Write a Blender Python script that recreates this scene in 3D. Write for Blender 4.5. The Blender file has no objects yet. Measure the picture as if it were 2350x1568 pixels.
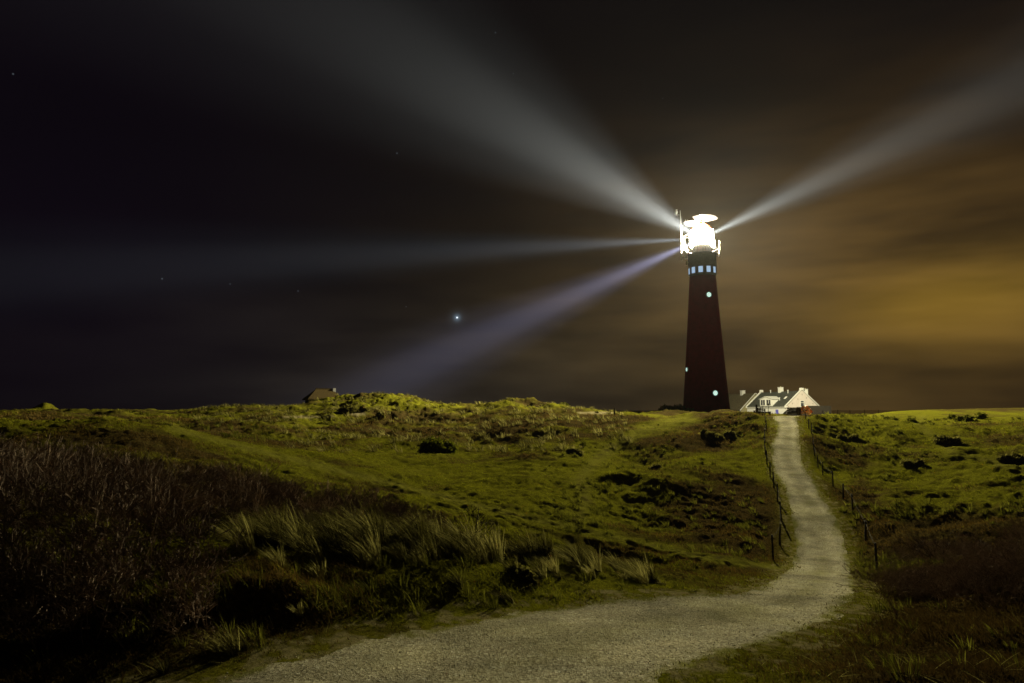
import bpy, bmesh, math, random
import numpy as np
from mathutils import Vector, Matrix
random.seed(7); rng = np.random.default_rng(7)
R = math.radians

# ------------------------------------------------------------------ camera, sky, lamps, exposure
sc = bpy.context.scene
PITCH = R(5.68)
cam_d = bpy.data.cameras.new('camera'); cam_d.lens = 24; cam_d.sensor_width = 36
cam_d.clip_start = 0.1; cam_d.clip_end = 20000
cam = bpy.data.objects.new('camera', cam_d); sc.collection.objects.link(cam)
cam.location = (0, 0, 0); cam.rotation_euler = (math.pi/2 + PITCH, 0, 0)
sc.camera = cam
sc.view_settings.view_transform = 'Standard'; sc.view_settings.look = 'None'
sc.view_settings.exposure = 0; sc.view_settings.gamma = 1
sc.render.engine = 'CYCLES'
cy = sc.cycles
cy.use_denoising = True; cy.denoiser = 'OPENIMAGEDENOISE'; cy.denoising_input_passes = 'RGB_ALBEDO_NORMAL'
sc.cycles.filter_width = 1.6; cy.max_bounces = 6; cy.diffuse_bounces = 3; cy.glossy_bounces = 2; cy.transmission_bounces = 3
cy.transparent_max_bounces = 12; cy.volume_bounces = 0
cy.sample_clamp_indirect = 2.0
cy.use_light_tree = True

F_PX = 2350*24/36
def P(x, y, D):
    """world point on the ray through picture position (x, y) at forward distance D"""
    u = (x-1175)/F_PX; v = -(y-784)/F_PX
    dy = math.cos(PITCH) - math.sin(PITCH)*v; dz = math.sin(PITCH) + math.cos(PITCH)*v
    return Vector((u*D/dy, D, dz*D/dy))

# --- night sky
w = bpy.data.worlds.new('World'); sc.world = w; w.use_nodes = True
nt = w.node_tree; N = nt.nodes; L = nt.links; N.clear()
def nm(op, a, b=None, c=None):
    n = N.new('ShaderNodeMath'); n.operation = op
    for i, v in enumerate((a, b, c)):
        if v is None: continue
        if isinstance(v, (int, float)): n.inputs[i].default_value = v
        else: L.new(v, n.inputs[i])
    return n.outputs[0]
tc = N.new('ShaderNodeTexCoord'); sx = N.new('ShaderNodeSeparateXYZ'); L.new(tc.outputs['Generated'], sx.inputs[0])
az = nm('MULTIPLY', nm('ARCTAN2', sx.outputs[0], sx.outputs[1]), 180/math.pi)
el = nm('MULTIPLY', nm('ARCSINE', sx.outputs[2]), 180/math.pi)
cx = N.new('ShaderNodeCombineXYZ'); L.new(az, cx.inputs[0]); L.new(el, cx.inputs[1])
def cloud(scx, scy, scale, detail, lo, hi, tilt=0.0):
    m = N.new('ShaderNodeMapping'); L.new(cx.outputs[0], m.inputs[0])
    m.inputs['Scale'].default_value = (scx, scy, 1); m.inputs['Rotation'].default_value = (0, 0, tilt)
    t = N.new('ShaderNodeTexNoise'); t.inputs['Scale'].default_value = scale; t.inputs['Detail'].default_value = detail
    t.inputs['Roughness'].default_value = .5
    L.new(m.outputs[0], t.inputs['Vector'])
    mr = N.new('ShaderNodeMapRange'); L.new(t.outputs[0], mr.inputs[0])
    mr.inputs[1].default_value = .3; mr.inputs[2].default_value = .7; mr.inputs[3].default_value = lo; mr.inputs[4].default_value = hi
    return mr.outputs[0]
def blob(a, e, sa, se, amp):
    q = nm('ADD', nm('POWER', nm('DIVIDE', nm('ABSOLUTE', nm('SUBTRACT', az, a)), sa), 2), nm('POWER', nm('DIVIDE', nm('ABSOLUTE', nm('SUBTRACT', el, e)), se), 2))
    return nm('MULTIPLY', nm('EXPONENT', nm('MULTIPLY', q, -1)), amp)
def colmul(val, col):
    c = N.new('ShaderNodeVectorMath'); c.operation = 'SCALE'; c.inputs[0].default_value = col
    L.new(val, c.inputs['Scale']); return c.outputs[0]
def vadd(a, b):
    c = N.new('ShaderNodeVectorMath'); c.operation = 'ADD'; L.new(a, c.inputs[0]); L.new(b, c.inputs[1]); return c.outputs[0]
c_big = cloud(.03, .075, 1.0, 3, .55, 1.35, .12)
c_strk = cloud(.060, .31, 1.0, 3.5, .36, 1.38, -.09)
clouds = nm('MULTIPLY', c_big, c_strk)
one = nm('ADD', nm('MULTIPLY', c_big, .4), .6)
sky = colmul(one, (.0046, .0034, .0037))
for a, e, sa, se, amp, col, cl in [
        (31, 8.5, 21, 10, 1.0, (.092, .050, .009), clouds),
        (31.5, 7.2, 7, 2.6, 1.0, (.076, .044, .001), c_big),
        (38, 8, 8, 3.5, 1.0, (.035, .022, .002), c_big),
        (14, 4, 18, 7, 1.0, (.026, .0185, .006), clouds),
        (-4, 1, 22, 8, 1.0, (.012, .0105, .0085), clouds),
        (28, 17, 22, 9, 1.0, (.009, .0052, .0022), clouds), (18, 14, 6, 6, 1.0, (.030, .026, .019), one),
        (-34, 12, 20, 30, 1.0, (-.0012, -.0014, .0008), one)]:
    sky = vadd(sky, colmul(nm('MULTIPLY', blob(a, e, sa, se, amp), cl), col))
def star(x, y, s, amp, col):
    global sky
    d = P(x, y, 1.0).normalized()
    sky = vadd(sky, colmul(blob(math.degrees(math.atan2(d.x, d.y)), math.degrees(math.asin(d.z)), s/math.cos(math.asin(d.z)), s, amp), col))
star(1049, 729, .055, 2.2, (.8, .9, 1.0)); star(1049, 729, .26, .16, (.5, .75, 1.0)); star(1049, 729, .6, .02, (.7, .9, 1.0))
for x, y, a_ in [(372, 640, .35), (528, 652, .2), (684, 668, .3), (932, 704, .22), (1137, 75, .2), (911, 352, .3), (30, 170, .25), (1178, 169, .15), (1521, 226, .12)]:
    star(x, y, .04, a_*.45, (.7, .85, 1.0))
bg = N.new('ShaderNodeBackground'); L.new(sky, bg.inputs[0]); bg.inputs[1].default_value = 1.0
wo = N.new('ShaderNodeOutputWorld'); L.new(bg.outputs[0], wo.inputs[0])

# --- the lighthouse lamp: one all-round lamp, and the four beams its lens throws
TX = P(1621, 940, 150).x; TY = 150.0
LAMP = Vector((TX, TY, P(1608, 548, 150).z))
lamp_objs = []
def lamp(name, kind, power, col, **kw):
    d = bpy.data.lights.new(name, kind); d.energy = power; d.color = col
    for k, v in kw.items(): setattr(d, k, v)
    o = bpy.data.objects.new(name, d); sc.collection.objects.link(o); o.location = LAMP; lamp_objs.append(o); return o
lamp('lantern_lamp', 'POINT', 1.1e6, (1.0, .93, .58), shadow_soft_size=.35)
def beam(azi, half, power, col, squash=(1, 1), tilt=0.0):
    o = lamp('lantern_beam', 'SPOT', power, col, spot_size=2*R(half), spot_blend=1.0, shadow_soft_size=.3)
    d = Vector((math.sin(R(azi))*math.cos(R(tilt)), math.cos(R(azi))*math.cos(R(tilt)), math.sin(R(tilt))))
    o.location = LAMP + d*3.0; o.rotation_euler = d.to_track_quat('-Z', 'Y').to_euler(); o.scale = (squash[0], squash[1], 1)
    return o
# each beam is a bright core inside a fainter, wider skirt
beam(-145.2, 5.2, 0.66e8, (.95, .97, .88), (1, .66)); beam(-144.4, 10.5, 0.36e8, (.92, .97, .90), (1, .62))
beam(166.4, 4.8, 0.80e8, (.90, .97, .92), (1, .56)); beam(166.4, 9.0, 0.32e8, (.90, .97, .92), (1, .6))
beam(-77.5, 4.2, 2.2e8, (.80, .86, 1.0), (1, .8)); beam(-78.5, 7.5, 1.0e8, (.62, .85, 1.0), (1, .8))
beam(-15.5, 4.0, 11.5e8, (.64, .63, 1.0), (1, .66)); beam(-15.5, 7.5, 5.0e8, (.60, .64, 1.0), (1, .7))

# ------------------------------------------------------------------ helpers
def link(o, parent=None):
    sc.collection.objects.link(o)
    if parent: o.parent = parent
    return o
def tag(o, label=None, cat=None, group=None, kind=None):
    if label: o['label'] = label
    if cat: o['category'] = cat
    if group: o['group'] = group
    if kind: o['kind'] = kind
    return o
def empty(name, loc, rz=0, label=None, cat=None, group=None):
    o = bpy.data.objects.new(name, None); o.location = loc; o.rotation_euler = (0, 0, rz); link(o)
    return tag(o, label, cat, group)
def np_mesh(name, V, Fc, mat, parent=None, smooth=False, attrs=None):
    """V (n,3); Fc (m,k) equal-sided faces"""
    V = np.ascontiguousarray(V, np.float32); Fc = np.ascontiguousarray(Fc, np.int32)
    me = bpy.data.meshes.new(name); me.vertices.add(len(V)); me.vertices.foreach_set('co', V.ravel())
    m, k = Fc.shape
    me.loops.add(m*k); me.loops.foreach_set('vertex_index', Fc.ravel())
    me.polygons.add(m); me.polygons.foreach_set('loop_start', np.arange(0, m*k, k, dtype=np.int32))
    me.polygons.foreach_set('loop_total', np.full(m, k, np.int32))
    me.polygons.foreach_set('use_smooth', np.full(m, smooth, bool))
    for nme, arr in (attrs or {}).items():
        at = me.attributes.new(nme, 'FLOAT', 'POINT'); at.data.foreach_set('value', np.ascontiguousarray(arr, np.float32))
    me.update(calc_edges=True)
    o = bpy.data.objects.new(name, me); me.materials.append(mat); link(o, parent); return o

class G:
    """collects solid pieces, builds one mesh object"""
    def __init__(s): s.v = []; s.f = []
    def add(s, vs, fs):
        n = len(s.v); s.v += [tuple(v) for v in vs]; s.f += [tuple(i+n for i in f) for f in fs]; return s
    def box(s, c, d, rot=None):
        vs = []
        for z in (-.5, .5):
            for x, y in ((-.5, -.5), (.5, -.5), (.5, .5), (-.5, .5)):
                p = Vector((x*d[0], y*d[1], z*d[2]))
                if rot is not None: p = rot @ p
                vs.append(p + Vector(c))
        return s.add(vs, [(3, 2, 1, 0), (4, 5, 6, 7), (0, 1, 5, 4), (1, 2, 6, 5), (2, 3, 7, 6), (3, 0, 4, 7)])
    def tube(s, pts, rad, n=6, cap=True):
        pts = [Vector(p) for p in pts]
        if not isinstance(rad, (list, tuple)): rad = [rad]*len(pts)
        vs = []; fs = []
        for i, p in enumerate(pts):
            t = (pts[min(i+1, len(pts)-1)] - pts[max(i-1, 0)]).normalized()
            a = t.orthogonal().normalized() if abs(t.z) > .95 else t.cross(Vector((0, 0, 1))).normalized()
            b = t.cross(a)
            for k in range(n):
                q = 2*math.pi*k/n; vs.append(p + (a*math.cos(q) + b*math.sin(q))*rad[i])
        for i in range(len(pts)-1):
            for k in range(n):
                k2 = (k+1) % n; fs.append((i*n+k, i*n+k2, (i+1)*n+k2, (i+1)*n+k))
        if cap: fs.append(tuple(range(n))[::-1]); fs.append(tuple((len(pts)-1)*n+k for k in range(n)))
        return s.add(vs, fs)
    def lathe(s, prof, n=48, c=(0, 0, 0), closed=False, caps=True):
        vs = []; fs = []
        for r, z in prof:
            for k in range(n):
                q = 2*math.pi*k/n; vs.append((c[0]+r*math.cos(q), c[1]+r*math.sin(q), c[2]+z))
        m = len(prof)
        for i in range(m if closed else m-1):
            j = (i+1) % m
            for k in range(n):
                k2 = (k+1) % n; fs.append((i*n+k, i*n+k2, j*n+k2, j*n+k))
        if not closed and caps:
            fs.append(tuple(range(n))[::-1]); fs.append(tuple((m-1)*n+k for k in range(n)))
        return s.add(vs, fs)
    def prism(s, poly, d):
        """poly: 3D points of a planar outline, d: extrusion vector"""
        n = len(poly); d = Vector(d); vs = [Vector(p) for p in poly] + [Vector(p)+d for p in poly]
        fs = [tuple(range(n))[::-1], tuple(range(n, 2*n))] + [(i, (i+1) % n, n+(i+1) % n, n+i) for i in range(n)]
        return s.add(vs, fs)
    def build(s, name, mat, parent=None, smooth=False, bevel=0):
        me = bpy.data.meshes.new(name); me.from_pydata(s.v, [], s.f); me.update()
        bm = bmesh.new(); bm.from_mesh(me); bmesh.ops.recalc_face_normals(bm, faces=bm.faces); bm.to_mesh(me); bm.free()
        if smooth:
            for p in me.polygons: p.use_smooth = True
        o = bpy.data.objects.new(name, me); me.materials.append(mat); link(o, parent)
        if bevel:
            b = o.modifiers.new('bevel', 'BEVEL'); b.width = bevel; b.segments = 2; b.limit_method = 'ANGLE'
        return o

# ------------------------------------------------------------------ materials
def mat_new(name):
    m = bpy.data.materials.new(name); m.use_nodes = True
    return m, m.node_tree.nodes, m.node_tree.links
def plain(name, col, rough=.7, var=.25, scale=3.0, metal=0, bump=0, col2=None, coords='Object'):
    m, n, l = mat_new(name); b = n['Principled BSDF']
    b.inputs['Roughness'].default_value = rough; b.inputs['Metallic'].default_value = metal
    if rough > .65: b.inputs['Specular IOR Level'].default_value = .08
    t = n.new('ShaderNodeTexCoord'); no = n.new('ShaderNodeTexNoise'); l.new(t.outputs[coords], no.inputs['Vector'])
    no.inputs['Scale'].default_value = scale; no.inputs['Detail'].default_value = 6; no.inputs['Roughness'].default_value = .65
    cr = n.new('ShaderNodeValToRGB'); l.new(no.outputs[0], cr.inputs[0])
    cr.color_ramp.elements[0].position = .3; cr.color_ramp.elements[1].position = .7
    lo = [c*(1-var) for c in col]; hi = [min(1, c*(1+var)) for c in col] if col2 is None else col2
    cr.color_ramp.elements[0].color = (*lo, 1); cr.color_ramp.elements[1].color = (*hi, 1)
    l.new(cr.outputs[0], b.inputs['Base Color'])
    if bump:
        bp = n.new('ShaderNodeBump'); bp.inputs['Strength'].default_value = bump; bp.inputs['Distance'].default_value = .05
        l.new(no.outputs[0], bp.inputs['Height']); l.new(bp.outputs[0], b.inputs['Normal'])
    return m
def glow(name, col, strength):
    m, n, l = mat_new(name); b = n['Principled BSDF']
    b.inputs['Base Color'].default_value = (*[c*.6 for c in col], 1)
    b.inputs['Emission Color'].default_value = (*col, 1); b.inputs['Emission Strength'].default_value = strength
    return m
def blade_mat(name, dark, light, trans=.35, rough=.55):
    """plant matter: 'tint' runs each blade from the dark to the light colour"""
    m, n, l = mat_new(name); n.remove(n['Principled BSDF'])
    at = n.new('ShaderNodeAttribute'); at.attribute_name = 'tint'
    cr = n.new('ShaderNodeValToRGB'); l.new(at.outputs['Fac'], cr.inputs[0])
    cr.color_ramp.elements[0].color = (*dark, 1); cr.color_ramp.elements[1].color = (*light, 1)
    d = n.new('ShaderNodeBsdfDiffuse'); t = n.new('ShaderNodeBsdfTranslucent'); g = n.new('ShaderNodeBsdfGlossy'); g.inputs['Roughness'].default_value = rough
    for s in (d, t): l.new(cr.outputs[0], s.inputs[0])
    g.inputs[0].default_value = (.5, .48, .4, 1)
    m1 = n.new('ShaderNodeMixShader'); m1.inputs[0].default_value = trans; l.new(d.outputs[0], m1.inputs[1]); l.new(t.outputs[0], m1.inputs[2])
    m2 = n.new('ShaderNodeMixShader'); m2.inputs[0].default_value = .006; l.new(m1.outputs[0], m2.inputs[1]); l.new(g.outputs[0], m2.inputs[2])
    l.new(m2.outputs[0], n['Material Output'].inputs[0])
    return m

def ground_mat():
    m, n, l = mat_new('dune_turf'); n.remove(n['Principled BSDF']); b = n.new('ShaderNodeBsdfDiffuse'); b.inputs['Roughness'].default_value = 0.0; l.new(b.outputs[0], n['Material Output'].inputs[0])
    geo = n.new('ShaderNodeNewGeometry')
    def noise(scale, detail=6, rough=.6):
        t = n.new('ShaderNodeTexNoise'); t.inputs['Scale'].default_value = scale; t.inputs['Detail'].default_value = detail
        t.inputs['Roughness'].default_value = rough; l.new(geo.outputs['Position'], t.inputs['Vector']); return t.outputs[0]
    at = n.new('ShaderNodeAttribute'); at.attribute_name = 'moss'
    at2 = n.new('ShaderNodeAttribute'); at2.attribute_name = 'sand'
    def mix(f, a, bb):
        x = n.new('ShaderNodeMix'); x.data_type = 'RGBA'
        if isinstance(f, float): x.inputs[0].default_value = f
        else: l.new(f, x.inputs[0])
        for i, v in ((6, a), (7, bb)):
            if isinstance(v, tuple): x.inputs[i].default_value = (*v, 1)
            else: l.new(v, x.inputs[i])
        return x.outputs[2]
    def ramp(v, lo, hi):
        x = n.new('ShaderNodeMapRange'); l.new(v, x.inputs[0]); x.inputs[1].default_value = lo; x.inputs[2].default_value = hi; return x.outputs[0]
    nf = noise(9.0, 8, .7); nmid = noise(1.3, 6); nb = noise(28, 5, .7)
    green = mix(ramp(nf, .35, .65), (.034, .036, .002), (.165, .158, .009))
    green = mix(ramp(nb, .4, .75), green, (.215, .20, .02))
    brown = mix(ramp(nf, .35, .65), (.020, .013, .005), (.100, .070, .022))
    base = mix(at.outputs['Fac'], brown, green)
    base = mix(ramp(nmid, .52, .72), base, (.068, .056, .012))
    sand = mix(ramp(nf, .3, .7), (.14, .115, .055), (.34, .28, .15))
    base = mix(at2.outputs['Fac'], base, sand)
    l.new(base, b.inputs['Color'])
    bp = n.new('ShaderNodeBump'); bp.inputs['Strength'].default_value = .9; bp.inputs['Distance'].default_value = .06
    ad = n.new('ShaderNodeMath'); ad.operation = 'ADD'; l.new(nf, ad.inputs[0]); l.new(nb, ad.inputs[1])
    l.new(ad.outputs[0], bp.inputs['Height']); l.new(bp.outputs[0], b.inputs['Normal'])
    return m
def path_mat():
    m, n, l = mat_new('shell_gravel'); n.remove(n['Principled BSDF']); b = n.new('ShaderNodeBsdfDiffuse'); l.new(b.outputs[0], n['Material Output'].inputs[0])
    geo = n.new('ShaderNodeNewGeometry')
    v = n.new('ShaderNodeTexVoronoi'); v.inputs['Scale'].default_value = 38; l.new(geo.outputs['Position'], v.inputs['Vector'])
    v2 = n.new('ShaderNodeTexVoronoi'); v2.inputs['Scale'].default_value = 95; l.new(geo.outputs['Position'], v2.inputs['Vector'])
    t = n.new('ShaderNodeTexNoise'); t.inputs['Scale'].default_value = 1.6; t.inputs['Detail'].default_value = 7; t.inputs['Roughness'].default_value = .6; l.new(geo.outputs['Position'], t.inputs['Vector'])
    t2 = n.new('ShaderNodeTexNoise'); t2.inputs['Scale'].default_value = 16; t2.inputs['Detail'].default_value = 6; t2.inputs['Roughness'].default_value = .8; l.new(geo.outputs['Position'], t2.inputs['Vector'])
    se = n.new('ShaderNodeSeparateColor'); l.new(v.outputs['Color'], se.inputs[0])
    cr = n.new('ShaderNodeValToRGB'); l.new(se.outputs[0], cr.inputs[0]); e = cr.color_ramp.elements
    e[0].color = (.22, .195, .125, 1); e[1].color = (.85, .82, .68, 1); e[1].position = 1
    for p_, c_ in ((.25, (.43, .39, .27, 1)), (.86, (.60, .555, .40, 1)), (.93, (.68, .63, .44, 1))):
        x = e.new(p_); x.color = c_
    cr2 = n.new('ShaderNodeValToRGB'); l.new(t.outputs[0], cr2.inputs[0])
    cr2.color_ramp.elements[0].position = .3; cr2.color_ramp.elements[0].color = (.7, .7, .7, 1)
    cr2.color_ramp.elements[1].position = .7; cr2.color_ramp.elements[1].color = (1.15, 1.12, 1.05, 1)
    mu = n.new('ShaderNodeMix'); mu.data_type = 'RGBA'; mu.blend_type = 'MULTIPLY'; mu.inputs[0].default_value = 1
    l.new(cr.outputs[0], mu.inputs[6]); l.new(cr2.outputs[0], mu.inputs[7])
    cr3 = n.new('ShaderNodeValToRGB'); l.new(t2.outputs[0], cr3.inputs[0])
    cr3.color_ramp.elements[0].position = .32; cr3.color_ramp.elements[0].color = (.55, .53, .5, 1)
    cr3.color_ramp.elements[1].position = .55; cr3.color_ramp.elements[1].color = (1, 1, 1, 1)
    mu2 = n.new('ShaderNodeMix'); mu2.data_type = 'RGBA'; mu2.blend_type = 'MULTIPLY'; mu2.inputs[0].default_value = 1
    l.new(mu.outputs[2], mu2.inputs[6]); l.new(cr3.outputs[0], mu2.inputs[7])
    at = n.new('ShaderNodeAttribute'); at.attribute_name = 'moss'
    mg = n.new('ShaderNodeMix'); mg.data_type = 'RGBA'; l.new(at.outputs['Fac'], mg.inputs[0]); l.new(mu2.outputs[2], mg.inputs[6]); mg.inputs[7].default_value = (.20, .19, .05, 1)
    ad_ = n.new('ShaderNodeAttribute'); ad_.attribute_name = 'damp'
    dr_ = n.new('ShaderNodeMapRange'); l.new(ad_.outputs['Fac'], dr_.inputs[0]); dr_.inputs[3].default_value = 1.18; dr_.inputs[4].default_value = .68
    vm = n.new('ShaderNodeVectorMath'); vm.operation = 'SCALE'; l.new(mg.outputs[2], vm.inputs[0]); l.new(dr_.outputs[0], vm.inputs['Scale']); l.new(vm.outputs[0], b.inputs['Color'])
    bp = n.new('ShaderNodeBump'); bp.inputs['Strength'].default_value = 1.0; bp.inputs['Distance'].default_value = .016
    ad = n.new('ShaderNodeMath'); ad.operation = 'ADD'; l.new(v.outputs['Distance'], ad.inputs[0]); l.new(v2.outputs['Distance'], ad.inputs[1])
    l.new(ad.outputs[0], bp.inputs['Height']); l.new(bp.outputs[0], b.inputs['Normal'])
    return m
M = dict(
    turf=ground_mat(), gravel=path_mat(),
    red=plain('red_painted_brick', (.235, .003, .010), .85, .25, 1.2, bump=.3),
    cream=plain('white_painted_iron', (.72, .70, .60), .5, .06, 2),
    iron=plain('white_iron', (.75, .76, .74), .45, .05, 4),
    dark_iron=plain('dark_grey_iron', (.15, .14, .20), .6, .2, 3),
    dome=plain('red_dome_paint', (.5, .07, .03), .5, .15, 3),
    radar=plain('radar_paint', (.8, .72, .70), .5, .08, 2),
    wall=plain('cream_render', (.30, .29, .285), .85, .07, .9, bump=.15),
    gable=plain('pinkish_render', (.30, .265, .25), .85, .07, .9, bump=.15),
    trim=plain('white_paint', (.34, .33, .315), .6, .05, 3),
    slate=plain('grey_roof_tiles', (.024, .025, .022), .7, .45, 2.2, bump=.5),
    brown_roof=plain('brown_roof_tiles', (.052, .043, .026), .85, .4, 1.6, bump=.5),
    brick=plain('dull_brick', (.16, .14, .08), .85, .3, 5, bump=.3),
    stone=plain('pebbly_stone', (.017, .014, .011), .9, .6, 7, bump=.8),
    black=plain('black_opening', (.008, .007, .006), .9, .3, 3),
    pane=plain('dark_window_glass', (.03, .03, .035), .15, .2, 2),
    blue=plain('blue_door_paint', (.04, .04, .22), .6, .2, 3),
    wood=plain('weathered_wood', (.030, .022, .014), .85, .5, 9, bump=.6),
    gate_wood=plain('greying_gate_wood', (.085, .075, .050), .85, .4, 9),
    wire=plain('galvanised_wire', (.20, .18, .16), .5, .2, 20, metal=.6),
    thatch=plain('thatch', (.045, .030, .010), .95, .4, 5, bump=.8),
    orange=plain('orange_buoy_paint', (.50, .14, .04), .6, .2, 4),
    pale_orange=plain('pale_orange_paint', (.85, .42, .20), .6, .1, 4),
    sea=plain('dark_sea', (.006, .008, .012), .25, .2, .02),
    lit_pane=glow('lit_gallery_window', (.50, .72, 1.0), .62),
    lit_port=glow('lit_porthole', (.72, 1.0, .86), .85),
    lit_yellow=glow('lit_strip', (1.0, .80, .25), .7),
    bark=plain('twig_bark', (.050, .034, .024), .85, .4, 12),
    pale_bark=plain('pale_twig_bark', (.17, .12, .08), .85, .3, 12),
    grass=blade_mat('turf_blades', (.040, .042, .002), (.29, .28, .012), .35),
    heath=blade_mat('heath_blades', (.028, .015, .005), (.22, .14, .03), .2),
    pebble=blade_mat('stone_bits', (.12, .10, .07), (.85, .80, .66), 0),
    tuft=blade_mat('tuft_blades', (.030, .030, .002), (.26, .25, .030), .4),
    marram=blade_mat('marram_blades', (.030, .026, .003), (.50, .44, .13), .45),
    scrub=blade_mat('scrub_leaf', (.030, .028, .005), (.24, .21, .045), .5),
    twig=blade_mat('twig_tint', (.08, .055, .042), (.50, .37, .27), 0),
    leaf=blade_mat('dark_leaf', (.018, .022, .002), (.17, .175, .010), .5),
)

for m_ in (M['lit_pane'], M['lit_port'], M['lit_yellow']):
    try: m_.cycles.emission_sampling = 'NONE'
    except Exception: pass
# ------------------------------------------------------------------ terrain
def hash2(ix, iy, seed):
    h = (ix.astype(np.int64)*374761393 + iy.astype(np.int64)*668265263 + seed*982451653) & 0x7fffffff
    h = ((h ^ (h >> 13))*1274126177) & 0x7fffffff
    h = (h ^ (h >> 16)) & 0x7fffffff
    return h/float(0x7fffffff)
def vnoise(x, y, seed=0):
    ix = np.floor(x); iy = np.floor(y); fx = x-ix; fy = y-iy
    fx = fx*fx*fx*(fx*(fx*6-15)+10); fy = fy*fy*fy*(fy*(fy*6-15)+10)
    a = hash2(ix, iy, seed); b = hash2(ix+1, iy, seed); c = hash2(ix, iy+1, seed); d = hash2(ix+1, iy+1, seed)
    return (a+(b-a)*fx)*(1-fy) + (c+(d-c)*fx)*fy - .5
def fbm(x, y, sc_, oct_=4, seed=0, gain=.5):
    s = 0; a = 1.0; k = 1.0/sc_
    for i in range(oct_):
        s = s + a*vnoise(x*k+i*17.3, y*k*1.0+i*9.1, seed+i); a *= gain; k *= 2.03
    return s

PE_L = [(1774.5, 956, 72), (1783, 974.6, 67), (1782, 992.4, 62), (1771, 1018, 56.5), (1771, 1042.6, 53), (1774.5, 1067, 50), (1782.6, 1091, 46.6),
        (1797, 1115, 43.5), (1806, 1140, 41), (1812.5, 1164, 38), (1821.5, 1200, 34.5), (1828, 1236, 32), (1826, 1272, 29), (1821, 1299, 25), (1796, 1317, 21),
        (1767, 1335, 17.5), (1728, 1353, 14.5), (1692, 1362, 13), (1398, 1378, 11.6), (1257, 1400, 10.4), (1027, 1435.5, 9.0), (790, 1480, 8.0), (617, 1525, 7.3), (483, 1568, 6.75)]
PE_R = [(1828, 956, 72), (1829, 974.6, 67), (1833, 992.4, 62), (1834, 1018, 56.5), (1836, 1042.6, 53), (1842.5, 1067, 50), (1857, 1091, 46.6),
        (1876, 1115, 43.5), (1887, 1140, 41), (1904, 1164, 38), (1922, 1200, 34.5), (1935, 1236, 32), (1944, 1272, 29.3), (1950, 1299, 25.6), (1955, 1317, 22.3),
        (1960, 1335, 19), (1962, 1353, 16.3), (1958, 1375, 13.6), (1931, 1404, 11.4), (1884, 1429, 10.1), (1801, 1461, 8.8), (1686, 1493, 7.85), (1558, 1544, 6.95), (1515, 1568, 6.65)]
EL = [P(*p) for p in PE_L]; ER = [P(*p) for p in PE_R]
EL = [Vector((77.5, 130, -1.6)), Vector((41.5, 95, -1.3)), Vector((31, 80, -.75))] + EL + [Vector((-4.8, 4.9, -2.5)), Vector((-8.5, 2.2, -2.5)), Vector((-16, -2.5, -2.5))]
ER = [Vector((80.5, 128, -1.6)), Vector((44.4, 93.5, -1.3)), Vector((33.8, 79.4, -.75))] + ER + [Vector((.3, 5.1, -2.5)), Vector((-3.5, 2.6, -2.5)), Vector((-8, -.8, -2.5)), Vector((-15, -5.5, -2.5))]
poly = np.array([(p.x, p.y) for p in EL] + [(p.x, p.y) for p in reversed(ER)])
polyz = np.array([p.z for p in EL] + [p.z for p in reversed(ER)])
def path_sd(X, Y):
    """signed distance to the path's outline (negative inside) and height of its nearest edge"""
    dL = np.full(X.shape, 1e9); zL = np.zeros(X.shape); dR = dL.copy(); zR = zL.copy(); nl_ = len(EL)
    best = np.full(X.shape, 1e9); zz = np.zeros(X.shape); inside = np.zeros(X.shape, bool)
    n = len(poly)
    for i in range(n):
        ax, ay = poly[i]; bx, by = poly[(i+1) % n]
        ex, ey = bx-ax, by-ay
        t = np.clip(((X-ax)*ex + (Y-ay)*ey)/(ex*ex+ey*ey), 0, 1)
        d = np.hypot(X-ax-t*ex, Y-ay-t*ey)
        up = d < best; best = np.where(up, d, best)
        z = polyz[i] + t*(polyz[(i+1) % n]-polyz[i])
        if i < nl_-1: u2 = d < dL; dL = np.where(u2, d, dL); zL = np.where(u2, z, zL)
        elif nl_ <= i < n-1: u2 = d < dR; dR = np.where(u2, d, dR); zR = np.where(u2, z, zR)
        cond = ((ay > Y) != (by > Y)) & (X < ex*(Y-ay)/(ey if abs(ey) > 1e-9 else 1e-9)+ax)
        inside ^= cond
    zz = (zL*dR + zR*dL)/(dL+dR+1e-9)
    path_sd.t = dL/(dL+dR+1e-9)
    return np.where(inside, -best, best), zz

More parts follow.
